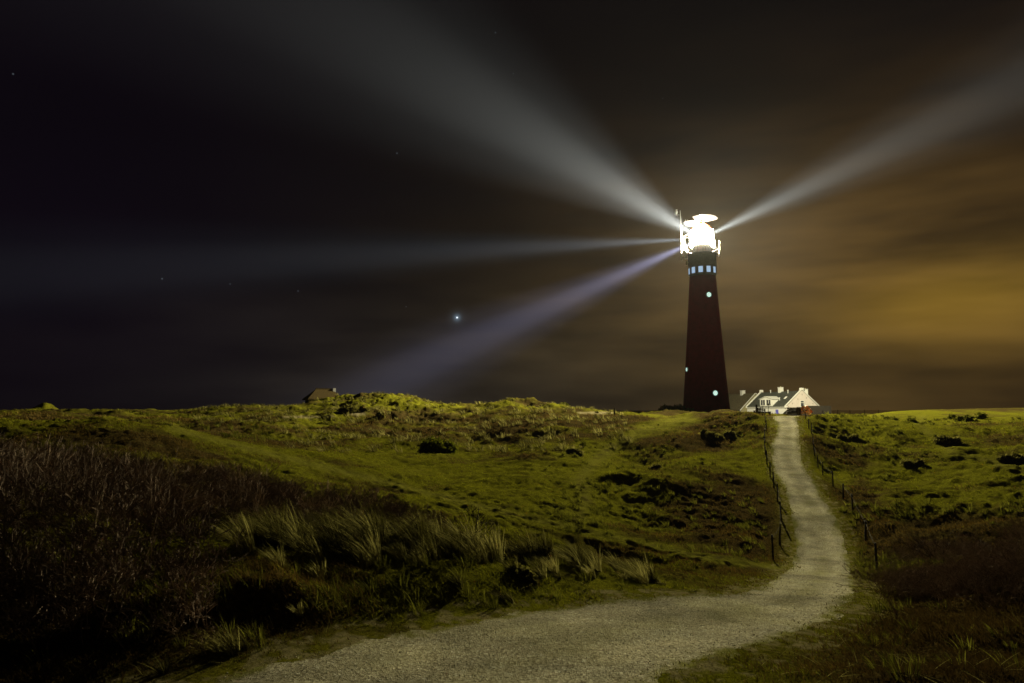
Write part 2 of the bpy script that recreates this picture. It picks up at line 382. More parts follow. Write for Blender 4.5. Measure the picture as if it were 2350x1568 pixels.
CP = []   # ground heights read from the place: (picture x, picture y, distance)
CP += [(0, 945, 95), (200, 944, 100), (105, 946, 115), (300, 946, 100), (-200, 945, 90), (-500, 950, 90), (450, 946, 105), (0, 975, 50), (200, 980, 45), (-300, 985, 45),
       (550, 934, 112), (640, 936, 118), (720, 930, 128), (790, 915, 122), (850, 908, 118), (930, 911, 118), (985, 925, 118), (1060, 933, 118), (1120, 930, 112),
       (1180, 922, 108), (1240, 924, 108), (1300, 934, 108), (1360, 946, 110), (1410, 950, 100), (1460, 952, 96), (1560, 951, 96), (1640, 948, 96), (1720, 947, 90),
       (300, 1010, 34), (450, 1000, 55), (380, 975, 70), (600, 985, 72), (650, 1050, 46), (850, 1100, 38), (700, 1010, 66), (900, 960, 92), (900, 1000, 74),
       (1100, 970, 86), (1200, 1000, 70), (1000, 1040, 60), (1000, 1100, 44), (1100, 1165, 32), (1200, 1100, 43), (1300, 1170, 35), (1400, 1230, 28), (1550, 1270, 24.5), (1680, 1300, 22),
       (1300, 1050, 54), (1300, 1000, 66), (1400, 975, 80), (1450, 1020, 62), (1550, 1000, 66), (1500, 1080, 50), (1600, 1060, 52), (1500, 1150, 40), (1650, 1150, 40),
       (1700, 1000, 64), (1700, 1080, 49), (1700, 1200, 33), (1600, 1230, 29.5), (1740, 1265, 26.5), (1740, 965, 70), (1640, 975, 76),
       (1900, 950, 84), (2050, 946, 95), (2200, 943, 110), (2350, 941, 120), (2500, 940, 120), (1880, 985, 66), (2000, 990, 66), (2130, 970, 78), (2300, 985, 68), (2500, 990, 62),
       (1900, 1040, 54), (2000, 1060, 51), (2200, 1050, 50), (2350, 1060, 46), (1930, 1110, 44), (2080, 1130, 41), (2250, 1120, 40), (2500, 1110, 36),
       (1985, 1190, 35), (2120, 1200, 33), (2300, 1190, 31), (2020, 1260, 29), (2150, 1270, 26), (2350, 1260, 22), (2020, 1315, 23.5), (2180, 1330, 18.5), (2350, 1330, 15.5), (2060, 1375, 16),
       (2020, 1400, 12.6), (2150, 1420, 10.8), (2350, 1430, 9.5), (1950, 1450, 9.6), (1900, 1500, 8.0), (2100, 1520, 7.6), (2350, 1530, 7.1), (1700, 1568, 6.7), (2300, 1650, 5.2), (1500, 1680, 5.0),
       (1000, 1290, 11.2), (800, 1290, 10.8), (600, 1295, 10.3), (400, 1290, 10.6), (150, 1300, 10.3), (-100, 1300, 10.2), (1250, 1312, 12.3), (1450, 1335, 13.5), (1600, 1345, 14.2),
       (1300, 1350, 11.8), (1000, 1370, 9.9), (700, 1380, 9.0), (400, 1400, 8.4), (100, 1430, 7.9), (-200, 1440, 7.8), (300, 1520, 7.0), (0, 1560, 6.5), (-300, 1560, 6.4)]
pts = [P(*c) for c in CP]
pts += [Vector(v) for v in [(-3.6, 15, -2.7), (-8, 15, -2.35), (-13, 15, -2.2), (0, 17, -3.3), (4, 19, -4.2), (-8, 22, -2.9), (-15, 22, -2.3), (-2, 24, -3.7), (-12, 30, -3.0), (-22, 30, -2.0), (-18, 18, -2.1),
       (TX, TY, -1.3), (TX-12, TY, -1.2), (TX+12, TY, -1.4), (TX, TY-14, -.95), (TX, TY-30, -1.0), (TX+5, TY+30, -2.0), (80, 205, -2.2), (75, 235, -2.2), (60, 250, -2.0), (105, 215, -2.0), (92, 185, -1.8), (64, 170, -1.6),
       (-40, 170, -1.0), (-80, 200, -4), (-120, 180, -5), (0, 200, -4), (-30, 260, -6), (40, 300, -4), (130, 230, -2.5), (180, 300, -4), (100, 330, -4), (-180, 300, -8), (160, 150, -1.0)]]
pts += [EL[i] for i in range(len(EL))] + [ER[i] for i in range(len(ER))]
for th in (-178, -150, -120, -90, -65, 58, 85, 115, 145, 178):
    for r in (2.5, 7, 20, 60, 160, 320):
        x, y = r*math.sin(R(th)), r*math.cos(R(th))
        if r < 20 and th < -50: continue
        z = {2.5: -1.9, 7: -2.3, 20: -2.6, 60: -2.6, 160: -2.5, 320: -4}[r]
        pts.append(Vector((x, y, z)))
for th in range(-180, 180, 30): pts.append(Vector((1.0*math.sin(R(th)), 1.0*math.cos(R(th)), -1.72)))
for x, y, z in ((1.5, 4.0, -2.35), (-1, 3.2, -2.3), (3.5, 4.5, -2.4)): pts.append(Vector((x, y, z)))
pa = np.array([tuple(p) for p in pts])
def warp(X, Y):
    r = np.hypot(X, Y); th = np.arctan2(X, Y)
    return np.stack([th*1.9, np.log(np.maximum(r, .6))], -1)
C_ = warp(pa[:, 0], pa[:, 1])
def kern(d2): return .5*d2*np.log(d2+1e-12)
nC = len(C_)
D2 = ((C_[:, None]-C_[None])**2).sum(-1)
A = np.zeros((nC+3, nC+3)); A[:nC, :nC] = kern(D2) + np.eye(nC)*1e-4
A[:nC, nC] = 1; A[:nC, nC+1:] = C_; A[nC, :nC] = 1; A[nC+1:, :nC] = C_.T
rhs = np.concatenate([pa[:, 2], [0, 0, 0]])
W_ = np.linalg.solve(A, rhs)
def rbf(X, Y):
    sh = X.shape; q = warp(X.ravel(), Y.ravel()); out = np.empty(len(q))
    for i in range(0, len(q), 60000):
        b = q[i:i+60000]
        d2 = ((b[:, None, 0]-C_[None, :, 0])**2 + (b[:, None, 1]-C_[None, :, 1])**2)
        out[i:i+60000] = kern(d2) @ W_[:nC] + W_[nC] + b @ W_[nC+1:]
    return out.reshape(sh)
def sstep(x, a, b):
    t = np.clip((x-a)/(b-a), 0, 1); return t*t*(3-2*t)
def picture(X, Y, Z):
    c, s = math.cos(PITCH), math.sin(PITCH)
    dep = np.maximum(Y*c + Z*s, .05); up = -Y*s + Z*c
    return 1175 + F_PX*X/dep, 784 - F_PX*up/dep
def in_poly(x, y, pg):
    ins = np.zeros(x.shape, bool); n = len(pg)
    for i in range(n):
        ax, ay = pg[i]; bx, by = pg[(i+1) % n]
        ins ^= ((ay > y) != (by > y)) & (x < (bx-ax)*(y-ay)/((by-ay) or 1e-9)+ax)
    return ins
def height(X, Y):
    r = np.hypot(X, Y)
    z = rbf(X, Y)
    far = sstep(r, 330, 800); z = np.clip(z, -7.5, 3.5)*(1-far) + far*(-11.0)
    sd, pz = path_sd(X, Y)
    off = sstep(sd, .15, 2.2)*(1-.9*sstep(X, 26, 34)*(1-sstep(X, 100, 120))*sstep(Y, 72, 80))
    toff = np.hypot(X-TX, Y-TY); flat_t = sstep(toff, 6, 12)
    hum = (.46*fbm(X, Y, 3.3, 5, 3, .52) + .17*np.abs(fbm(X, Y, .85, 3, 21, .5)))
    broad = .9*fbm(X, Y, 11, 2, 40)
    amp = (.35 + .65*sstep(r, 8, 22))*(.75 + .75*sstep(fbm(X, Y, 18, 2, 77), -.1, .35))
    farm = sstep(r, 60, 110)
    u0, v0 = picture(X, Y, z)
    def zn(a_, b_, c_, d_, g_):
        c, s_ = math.cos(g_), math.sin(g_); dx, dy = u0-a_, v0-b_
        return np.exp(-(((dx*c+dy*s_)/c_)**2 + ((-dx*s_+dy*c)/d_)**2)**1.5)*(Y > 15)*(r < 90)
    calm = np.maximum.reduce([zn(1080, 1105, 330, 62, .16), zn(1335, 1110, 75, 95, 0), zn(600, 1030, 240, 26, .25), zn(2140, 1000, 50, 55, 0), zn(1500, 1235, 240, 30, .22)])
    amp = amp*(1-.68*calm)*(1+.35*(X > 22)*(Y > 18))
    z = z + off*flat_t*(1-far)*(hum*amp*(1+.5*farm) + broad*sstep(r, 18, 45)*(1-.5*farm) + 1.0*farm*(1-sstep(r, 115, 140))*fbm(X, Y, 8, 2, 91, .5)*.45)
    z = z + off*(1-far)*.10*fbm(X, Y, .75, 3, 120, .6)*sstep(r, 14, 26)*(1-sstep(r, 70, 90))
    near_bank = np.exp(-((r-9.7)/1.6)**2)*(X < 2)*off
    z = z + near_bank*.42*fbm(X, Y, .9, 3, 55, .5)
    k = 1-sstep(sd, -.1, 1.3)
    zi = pz + .02*fbm(X, Y, 1.5, 3, 8)
    z = np.where(sd > 0, z*(1-k)+zi*k, zi)
    return z, sd

th_front = np.linspace(-R(41), R(41), 1000)
th_side = np.concatenate([np.linspace(-math.pi, -R(41), 110)[:-1], th_front, np.linspace(R(41), math.pi, 110)[1:]])
r_list = np.concatenate([np.geomspace(1.0, 3.6, 24)[:-1], np.geomspace(3.6, 330, 860), np.geomspace(345, 9000, 30)])
TH, RR = np.meshgrid(th_side, r_list)
GX = RR*np.sin(TH); GY = RR*np.cos(TH)
GZ, GSD = height(GX, GY); LAT = path_sd.t
# pale sand blow-out and the little pointed dune far left
u_, v_ = picture(GX, GY, GZ)
p0 = P(105, 946, 115); GZ += 1.5*np.maximum(0, 1-np.hypot(GX-p0.x, GY-p0.y)/2.3)**.9
def soft_sand(cx_, cy_, rx, ry):
    q = np.hypot((u_-cx_)/rx, (v_-cy_)/ry) + .5*fbm(GX, GY, 1.2, 3, 60); return 1-sstep(q, .7, 1.2)
sand = soft_sand(820, 949, 24, 6) + .8*soft_sand(700, 957, 60, 3)
sand += soft_sand(1368, 948, 42, 3.5)
sand = np.where(GY > 5, np.clip(sand, 0, 1), 0)
sand = np.maximum(sand, np.clip(.28*np.exp(-(np.maximum(GSD, 0)/.22)**2) + 1.6*fbm(GX, GY, .18, 3, 46, .6), 0, .7)*(GSD < .6)*(RR < 80))
# where the turf is short and green, and where it is brown heath
def zone(cx_, cy_, rx, ry, ang=0):
    c, s = math.cos(ang), math.sin(ang); dx, dy = u_-cx_, v_-cy_
    return np.exp(-(((dx*c+dy*s)/rx)**2 + ((-dx*s+dy*c)/ry)**2))
moss = .55 + 1.5*fbm(GX, GY, 6, 4, 12, .6) + .5*fbm(GX, GY, 1.1, 3, 14)
moss += .6*zone(1150, 1120, 420, 110, .15) + .9*zone(1330, 1090, 160, 60, -.7) + .7*zone(2150, 985, 90, 40, .4) + .7*zone(1960, 965, 120, 22) + .5*zone(2150, 1110, 260, 60) + .5*zone(1000, 915, 250, 25)
moss -= 1.3*zone(1680, 1200, 130, 90, .2) + .9*zone(1120, 980, 420, 35) + 1.6*zone(2200, 1500, 380, 110) + 1.2*zone(2200, 1290, 260, 70) + .9*zone(1990, 1180, 35, 130, -.25) + 1.6*zone(150, 1560, 400, 200) + .8*zone(250, 1050, 260, 60)
def pl_dist(pl):
    b_ = np.full(u_.shape, 1e9)
    for (ax, ay), (bx, by) in zip(pl[:-1], pl[1:]):
        ex, ey = bx-ax, by-ay; t = np.clip(((u_-ax)*ex+(v_-ay)*ey)/(ex*ex+ey*ey), 0, 1); b_ = np.minimum(b_, np.hypot(u_-ax-t*ex, (v_-ay-t*ey)*1.6))
    return b_
wob = 9*fbm(u_, v_, 70, 2, 66)
trail = np.exp(-((pl_dist([(400, 985), (470, 1005), (650, 1050), (850, 1098), (1100, 1162), (1400, 1232), (1600, 1278), (1790, 1304)])+wob)/15)**2)
trail = np.maximum(trail, np.exp(-((pl_dist([(1330, 1190), (1345, 1150), (1330, 1100), (1362, 1062), (1400, 1030), (1480, 985), (1580, 962)])+wob)/20)**2))
trail = np.maximum(trail, .9*np.exp(-((pl_dist([(2120, 948), (2110, 975), (2150, 1010), (2190, 1040), (2350, 1075)])+wob)/16)**2))
trail = trail*(RR < 100)*(RR > 18)*(GY > 0)
sand = np.maximum(sand, .09*trail)
moss = np.clip(moss + 1.2*trail, 0, 1); moss = np.where(GY > 0, moss, .5)
moss = np.maximum(moss, .8*np.exp(-(np.maximum(GSD, 0)/.6)**2)*(RR < 60))

NR, NT = GX.shape
idx = np.arange(NR*NT).reshape(NR, NT)
quads = np.stack([idx[:-1, :-1], idx[:-1, 1:], idx[1:, 1:], idx[1:, :-1]], -1).reshape(-1, 4)[:, ::-1]
edge_n = .32*fbm(GX, GY, .5, 4, 31, .6)*(1-sstep(RR, 9, 24))*.8 + .10*fbm(GX, GY, 2.5, 2, 32)
on_path = (GSD + edge_n + .02) < 0
op = on_path.ravel()[quads].sum(1) >= 2
V = np.stack([GX.ravel(), GY.ravel(), GZ.ravel()], -1)
def sub_mesh(name, fsel, mat, attrs):
    used = np.unique(quads[fsel]); remap = np.full(len(V), -1, np.int64); remap[used] = np.arange(len(used))
    return np_mesh(name, V[used], remap[quads[fsel]], mat, smooth=True, attrs={k: a.ravel()[used] for k, a in attrs.items()})
wear = np.clip(.85-sstep(-GSD, 0, .30) + 1.3*fbm(GX, GY, .22+RR/120, 4, 44, .7), 0, 1)*np.clip(1-sstep(-GSD, .0, .6), 0, 1)
wear = np.maximum(wear, np.clip(.22*np.clip(fbm(GX, GY, 1.7, 3, 45)*3, 0, 1) + .26*np.exp(-((LAT-.52)/.13)**2)*(.6+1.6*fbm(GX, GY, .9, 3, 47)), 0, .6))
damp = np.clip(.5+1.5*fbm(GX, GY, 2.2, 4, 48) - .35*np.exp(-((LAT-.25)/.09)**2) - .35*np.exp(-((LAT-.78)/.09)**2), 0, 1)
ground = sub_mesh('ground', ~op, M['turf'], {'moss': moss, 'sand': sand}); tag(ground, 'rolling grassy dunes of moss, turf and heath around the path', kind='structure')
path = sub_mesh('path', op, M['gravel'], {'moss': wear, 'damp': damp}); tag(path, 'pale gravel path curving from the foreground down through the hollow and up to the houses', kind='structure')
# cap under the camera and the sea beyond the dunes
n0 = NT; cap_v = np.concatenate([V[:n0], [[0, 0, float(GZ[0].mean())]]])
ci = np.stack([np.arange(n0-1), np.full(n0-1, n0), np.arange(1, n0)], -1)[:, ::-1]
capo = np_mesh('ground_under_tripod', cap_v, ci, M['turf'], smooth=True, attrs={'moss': np.full(n0+1, .5), 'sand': np.zeros(n0+1)}); tag(capo, 'patch of turf the photographer stands on', kind='structure')
sea = G().lathe([(420, -9.0), (8900, -9.0), (8900, -9.6), (420, -9.6)], 96, closed=True).build('sea', M['sea']); tag(sea, 'dark sea behind the dunes', kind='structure')

def ground_at(X, Y):
    X = np.atleast_1d(np.asarray(X, float)); Y = np.atleast_1d(np.asarray(Y, float))
    # bilinear look-up in the polar grid
    th = np.arctan2(X, Y); r = np.hypot(X, Y)
    fi = np.interp(np.log(r), np.log(r_list), np.arange(NR)); fj = np.interp(th, th_side, np.arange(NT))
    i = np.clip(fi.astype(int), 0, NR-2); j = np.clip(fj.astype(int), 0, NT-2); a = fi-i; b = fj-j
    return (GZ[i, j]*(1-a)*(1-b) + GZ[i+1, j]*a*(1-b) + GZ[i, j+1]*(1-a)*b + GZ[i+1, j+1]*a*b)
def lookup(A_, X, Y):
    th = np.arctan2(X, Y); r = np.hypot(X, Y)
    i = np.clip(np.interp(np.log(r), np.log(r_list), np.arange(NR)).astype(int), 0, NR-1); j = np.clip(np.interp(th, th_side, np.arange(NT)).astype(int), 0, NT-1)
    return A_[i, j]
def gz(x, y): return float(ground_at(x, y)[0])

# ------------------------------------------------------------------ plants
def blades(X, Y, Z, h, wd, lean, tint, seg=1, az_=None, curve=1.5):
    """thin tapering blades as one vertex/face set. lean: (n,2) horizontal offset of the tip"""
    n = len(X)
    a = rng.uniform(0, math.pi, n) if az_ is None else az_
    ca, sa = np.cos(a)*wd/2, np.sin(a)*wd/2
    rows = []
    for k in range(seg+1):
        t = k/(seg+1) if k <= seg else 1
        ox = lean[:, 0]*t**curve; oy = lean[:, 1]*t**curve; oz = h*t*(1-.25*t*np.minimum(1, np.hypot(lean[:, 0], lean[:, 1])/np.maximum(h, 1e-3)))
        f = 1-.6*t
        rows.append(np.stack([X+ox-ca*f, Y+oy-sa*f, Z+oz], -1)); rows.append(np.stack([X+ox+ca*f, Y+oy+sa*f, Z+oz], -1))
    rows.append(np.stack([X+lean[:, 0], Y+lean[:, 1], Z+h*(1-.25*np.minimum(1, np.hypot(lean[:, 0], lean[:, 1])/np.maximum(h, 1e-3)))], -1))
    m = len(rows); Vv = np.stack(rows, 1).reshape(-1, 3); base = np.arange(n)[:, None]*m
    T = []
    for k in range(seg):
        T += [[2*k, 2*k+1, 2*k+3], [2*k, 2*k+3, 2*k+2]]
    T += [[2*seg, 2*seg+1, 2*seg+2]]
    Fv = (base[:, :, None] + np.array(T)[None]).reshape(-1, 3)
    return Vv, Fv, np.repeat(tint, m)
def join(parts):
    Vs, Fs, Ts = [], [], []; o = 0
    for v, f, t in parts: Vs.append(v); Fs.append(f+o); Ts.append(t); o += len(v)
    return np.concatenate(Vs), np.concatenate(Fs), np.concatenate(Ts)

# short turf everywhere in front (denser where it shows larger)
n = 400000
th = rng.uniform(-R(40), R(40), n); r = np.exp(rng.uniform(np.log(4.2), np.log(95), n))
X = r*np.sin(th); Y = r*np.cos(th); sd_ = lookup(GSD, X, Y); ms = lookup(moss, X, Y); sn = lookup(sand, X, Y)
keep = ((sd_ > -.02) | ((sd_ > -.45) & (rng.random(n) < .30*(1+sd_/.45)))) & (sn < .4)
X, Y, r, ms, sd_ = X[keep], Y[keep], r[keep], ms[keep], sd_[keep]; n = len(X)
Xe, Ye = [], []
for E_ in (EL, ER):
    for i in range(len(E_)-1):
        a_, b_ = E_[i], E_[i+1]; mid = (a_+b_)/2; dist = max(4.5, math.hypot(mid.x, mid.y))
        if mid.y < 1 or mid.y > 75: continue
        k_ = int((b_-a_).length*9000/dist**1.25); t_ = rng.random(k_); nn = Vector((-(b_-a_).y, (b_-a_).x)).normalized(); o_ = rng.normal(0, .38, k_)
        Xe.append(a_.x+(b_.x-a_.x)*t_+nn.x*o_); Ye.append(a_.y+(b_.y-a_.y)*t_+nn.y*o_)
Xe = np.concatenate(Xe); Ye = np.concatenate(Ye); se_ = lookup(GSD, Xe, Ye); ke = (se_ > -.3)&(rng.random(len(Xe)) < np.where(se_ < 0, .35, 1)); Xe, Ye, se_ = Xe[ke], Ye[ke], se_[ke]
X = np.concatenate([X, Xe]); Y = np.concatenate([Y, Ye]); r = np.hypot(X, Y); ms = np.concatenate([ms, np.full(len(Xe), .92)]); sd_ = np.concatenate([sd_, se_]); n = len(X)
Z = ground_at(X, Y)-.01
patch = fbm(X, Y, 1.6, 3, 70)
h = (.028+.05*rng.random(n))*(1+1.0*np.clip(patch*2, -.4, 1.2))*(.75+r/60)*(.55+.45*sstep(sd_, 0, .7))
is_h = rng.random(n) > ms
h = np.where(is_h, h*1.45, h*.72)*(1-.85*lookup(trail, X, Y))
wd = (.004+.00075*r)*(.7+.6*rng.random(n))
lean = rng.normal(0, .5, (n, 2))*h[:, None] + np.array([-.5, -.1])*h[:, None]
tint = np.clip(rng.beta(2, 2.5, n) + .4*patch, 0, 1)
pu, pv_ = picture(X, Y, Z); tint *= 1-.5*sstep(pu, 1880, 2050)*sstep(pv_, 1250, 1380) - .55*sstep(-pu, -700, -250)*sstep(pv_, 1330, 1430)  # darker heath lower right; lower left has the thicket's shade in its tint
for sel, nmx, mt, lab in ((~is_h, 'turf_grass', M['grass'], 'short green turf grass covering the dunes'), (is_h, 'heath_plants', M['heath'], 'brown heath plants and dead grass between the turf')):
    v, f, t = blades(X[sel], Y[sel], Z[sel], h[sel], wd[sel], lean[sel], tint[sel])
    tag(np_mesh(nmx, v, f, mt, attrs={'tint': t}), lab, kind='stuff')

# marram tussocks
def tussocks(cxs, cys, hs, nb, spread, leanx=-.55, tones=(-.2, 0, .1)):
    P_ = []
    for x, y, hh in zip(cxs, cys, hs):
        k = int(nb*(.6+.8*random.random())); a = rng.uniform(0, 2*math.pi, k); rr = spread*hh*np.sqrt(rng.random(k))
        bx = x+rr*np.cos(a); by = y+rr*np.sin(a)
        h_ = hh*rng.uniform(.45, 1.1, k)
        ln = np.stack([np.cos(a)*.35*h_ + leanx*random.uniform(.45, 1.2)*h_*rng.uniform(.6, 1.3, k), np.sin(a)*.35*h_ - .1*h_], -1)
        dist = math.hypot(x, y)
        P_.append((bx, by, h_, ln, np.full(k, .0035+.0007*dist)*rng.uniform(.6, 1.3, k), np.clip(rng.beta(1.6, 2.6, k)+random.choice(tones), 0, 1)))
    bx = np.concatenate([p[0] for p in P_]); by = np.concatenate([p[1] for p in P_]); h_ = np.concatenate([p[2] for p in P_])
    ln = np.concatenate([p[3] for p in P_]); wd_ = np.concatenate([p[4] for p in P_]); t_ = np.concatenate([p[5] for p in P_])
    return blades(bx, by, ground_at(bx, by)-.03, h_, wd_, ln, t_, seg=3)
# near ridge of tall grass between the thicket and the valley
ridge = [P(560, 1285, 10.6), P(800, 1290, 11.0), P(1000, 1292, 11.3), P(1250, 1314, 12.4), P(1450, 1335, 13.6), P(1620, 1345, 14.4)]
cxs, cys, hs = [], [], []
for i in range(165):
    t = random.choice([.15, .7, 1.05, 1.25, 1.9, 2.25, 2.9, 3.5, 4.2, random.uniform(0, 5)])+random.gauss(0, .11); t = min(max(t, 0), 4.99); k = min(int(t), len(ridge)-2); p = ridge[k].lerp(ridge[k+1], t-k)
    s_ = random.gauss(.9, .6); x, y = p.x + random.gauss(0, .1), p.y + s_
    fade = 1-.55*max(0, (t-2.6)/2.4)
    cxs.append(x); cys.append(y); hs.append(random.uniform(.32, .88)*fade*(1 if s_ > -.2 else .6))
for px_, py_, D_, h_ in ((535, 1500, 7.5, .34), (560, 1492, 7.6, .30), (500, 1505, 7.5, .28), (375, 1545, 6.9, .22), (300, 1262, 11, .5), (330, 1270, 11, .45), (430, 1320, 10, .45), (1160, 1352, 10.5, .22), (1175, 1350, 10.5, .2), (690, 1425, 8.6, .2), (900, 1400, 9.2, .16), (250, 1340, 10, .5), (640, 1330, 9.9, .4), (120, 1310, 10.5, .5)):
    q_ = P(px_, py_, D_); cxs.append(q_.x); cys.append(q_.y); hs.append(h_)
near_t = tussocks(cxs, cys, hs, 85, .22, -.85, (-.42, -.42, -.36, -.3, -.2, .05, .3))
tag(np_mesh('tall_grass', *near_t[:2], M['marram'], attrs={'tint': near_t[2]}), 'tall wind-bent grass along the bank between path and hollow', kind='stuff')
# scattered low tufts on the bank, in the hollow and on the right
cxs, cys, hs = [], [], []
def scatter(count, x0, x1, y0, y1, d0, d1, h0, h1, dens=None):
    """tufts whose ground position falls within a picture region"""
    k = 0; tries = 0
    while k < count and tries < count*60:
        tries += 1
        th = math.atan((random.uniform(x0, x1)-1175)/F_PX); r = math.exp(random.uniform(math.log(d0), math.log(d1)))
        x, y = r*math.sin(th), r*math.cos(th); z = gz(x, y); px, py = picture(x, y, z)
        if not (x0 <= px <= x1 and y0 <= py <= y1): continue
        if float(lookup(GSD, np.array([x]), np.array([y]))[0]) < .25: continue
        if dens is not None and float(fbm(np.array([x]), np.array([y]), dens, 2, 99)[0]) < random.uniform(-.15, .2): continue
        cxs.append(x); cys.append(y); hs.append(random.uniform(h0, h1)); k += 1
scatter(130, 250, 1700, 1290, 1420, 7.5, 15, .10, .30)
scatter(34, 60, 620, 1330, 1540, 6.5, 11, .12, .34)

scatter(300, 200, 800, 930, 1040, 50, 125, .25, .6, 14)
scatter(350, 1250, 1760, 960, 1290, 24, 80, .15, .42, 6)
scatter(380, 1860, 2350, 945, 1330, 16, 100, .15, .45, 6)
scatter(22, 1900, 2350, 1330, 1568, 6.2, 16, .12, .3)
far_t = tussocks(cxs, cys, hs, 26, .4, -.45)
tag(np_mesh('grass_tufts', *far_t[:2], M['tuft'], attrs={'tint': far_t[2]}), 'scattered yellow-green grass tufts on the dune slopes', kind='stuff')
cxs, cys, hs = [], [], []
scatter(420, 450, 1450, 903, 975, 70, 128, .35, .8)
scatter(260, 650, 1450, 960, 1040, 55, 100, .35, .75, 12)
ridge_t = tussocks(cxs, cys, hs, 26, .5, -.5, (-.3, -.2, -.1, 0))
tag(np_mesh('marram_grass', *ridge_t[:2], M['marram'], attrs={'tint': ridge_t[2]}), 'tan marram grass covering the far dune ridge', kind='stuff')
# dead straw stalks lying about in front
k = 900; th = rng.uniform(-R(36), R(36), k); r = rng.uniform(6, 13, k); X = r*np.sin(th); Y = r*np.cos(th); s_ = lookup(GSD, X, Y) > .1
X, Y = X[s_], Y[s_]; k = len(X); a = rng.uniform(0, 2*math.pi, k); ll = rng.uniform(.08, .32, k)
v, f, t = blades(X, Y, ground_at(X, Y)+.02, ll*rng.uniform(.1, .7, k), np.full(k, .006), np.stack([np.cos(a)*ll, np.sin(a)*ll], -1), rng.uniform(.5, 1, k), seg=2, curve=1.0)
tag(np_mesh('straw_stalks', v, f, M['marram'], attrs={'tint': t}), 'loose pale straw stalks on the near bank', kind='stuff')

# loose stones and shell bits on the near path
k = 26000; th = rng.uniform(-R(38), R(38), k); r = np.exp(rng.uniform(np.log(5), np.log(30), k)); X = r*np.sin(th); Y = r*np.cos(th); s_ = lookup(GSD, X, Y) < .08
X, Y, r = X[s_], Y[s_], r[s_]; k = len(X); sz = (.0025+.006*rng.random(k)**3)*(.6+r/11); Z0 = ground_at(X, Y)
oct_ = np.array([[1, 0, 0], [0, 1, 0], [-1, 0, 0], [0, -1, 0], [0, 0, .7], [0, 0, -.5]]); Fo = np.array([[0, 1, 4], [1, 2, 4], [2, 3, 4], [3, 0, 4], [1, 0, 5], [2, 1, 5], [3, 2, 5], [0, 3, 5]])
a = rng.uniform(0, 6.28, k); ox = oct_[None]*sz[:, None, None]*rng.uniform(.6, 1.3, (k, 6, 1))
Vx = ox[..., 0]*np.cos(a)[:, None]-ox[..., 1]*np.sin(a)[:, None]; Vy = ox[..., 0]*np.sin(a)[:, None]+ox[..., 1]*np.cos(a)[:, None]
Vv = np.stack([X[:, None]+Vx, Y[:, None]+Vy, Z0[:, None]+ox[..., 2]+.002], -1).reshape(-1, 3)
tag(np_mesh('loose_stones', Vv, (np.arange(k)[:, None, None]*6+Fo[None]).reshape(-1, 3), M['pebble'], attrs={'tint': np.repeat(rng.beta(1.2, 1.3, k), 6)}), 'loose pale and dark stones scattered over the gravel path', kind='stuff')

# twiggy shrubs
def twigs(x, y, z, hgt, seed, depth=4, n0=4, spread=.5, rad=.016, lean=(-.1, 0)):
    rd = random.Random(seed); segs = []
    def grow(p, d, ln, rad_, lev):
        steps = 2 if lev < 2 else 1
        for _ in range(steps):
            q = p + d*ln/steps; segs.append((p, q, rad_, rad_*.75)); p = q; rad_ *= .75
            d = (d + Vector((rd.gauss(0, .16)+lean[0]*.3, rd.gauss(0, .16)+lean[1]*.3, rd.gauss(.03, .1)))).normalized()
        if lev >= depth: return
        for _ in range(rd.randint(2, 3)):
            nd = (d + Vector((rd.gauss(0, spread), rd.gauss(0, spread), rd.gauss(.1, .3)))).normalized()
            grow(p, nd, ln*rd.uniform(.6, .85), rad_*.8, lev+1)
    for _ in range(n0):
        a = rd.uniform(0, 2*math.pi)
        grow(Vector((x+.08*math.cos(a), y+.08*math.sin(a), z-.05)), Vector((math.cos(a)*.45+lean[0], math.sin(a)*.45+lean[1], 1)).normalized(), hgt*.34, rad, 0)
    return segs
def seg_mesh(segs, minr=0.002, tones=None):
    p = np.array([tuple(s[0]) for s in segs]); q = np.array([tuple(s[1]) for s in segs]); ra = np.maximum([s[2] for s in segs], minr)[:, None]; rb = np.maximum([s[3] for s in segs], minr)[:, None]
    d = q-p; d /= np.linalg.norm(d, axis=1)[:, None]+1e-9
    a = np.cross(d, np.array([.3, .2, .93])); a /= np.linalg.norm(a, axis=1)[:, None]+1e-9; b = np.cross(d, a)
    rows = []
    for base, rr in ((p, ra), (q, rb)):
        for k in range(3):
            w_ = 2*math.pi*k/3; rows.append(base + (a*math.cos(w_) + b*math.sin(w_))*rr)
    Vv = np.stack(rows, 1).reshape(-1, 3); n_ = len(p)
    T = np.array([[0, 1, 4], [0, 4, 3], [1, 2, 5], [1, 5, 4], [2, 0, 3], [2, 3, 5]])
    return Vv, (np.arange(n_)[:, None, None]*6 + T[None]).reshape(-1, 3), np.repeat(np.clip(np.random.default_rng(len(segs)).beta(1.4, 3, n_)*(1 if tones is None else np.array(tones)), 0, 1), 6)
segs = []; tones = []
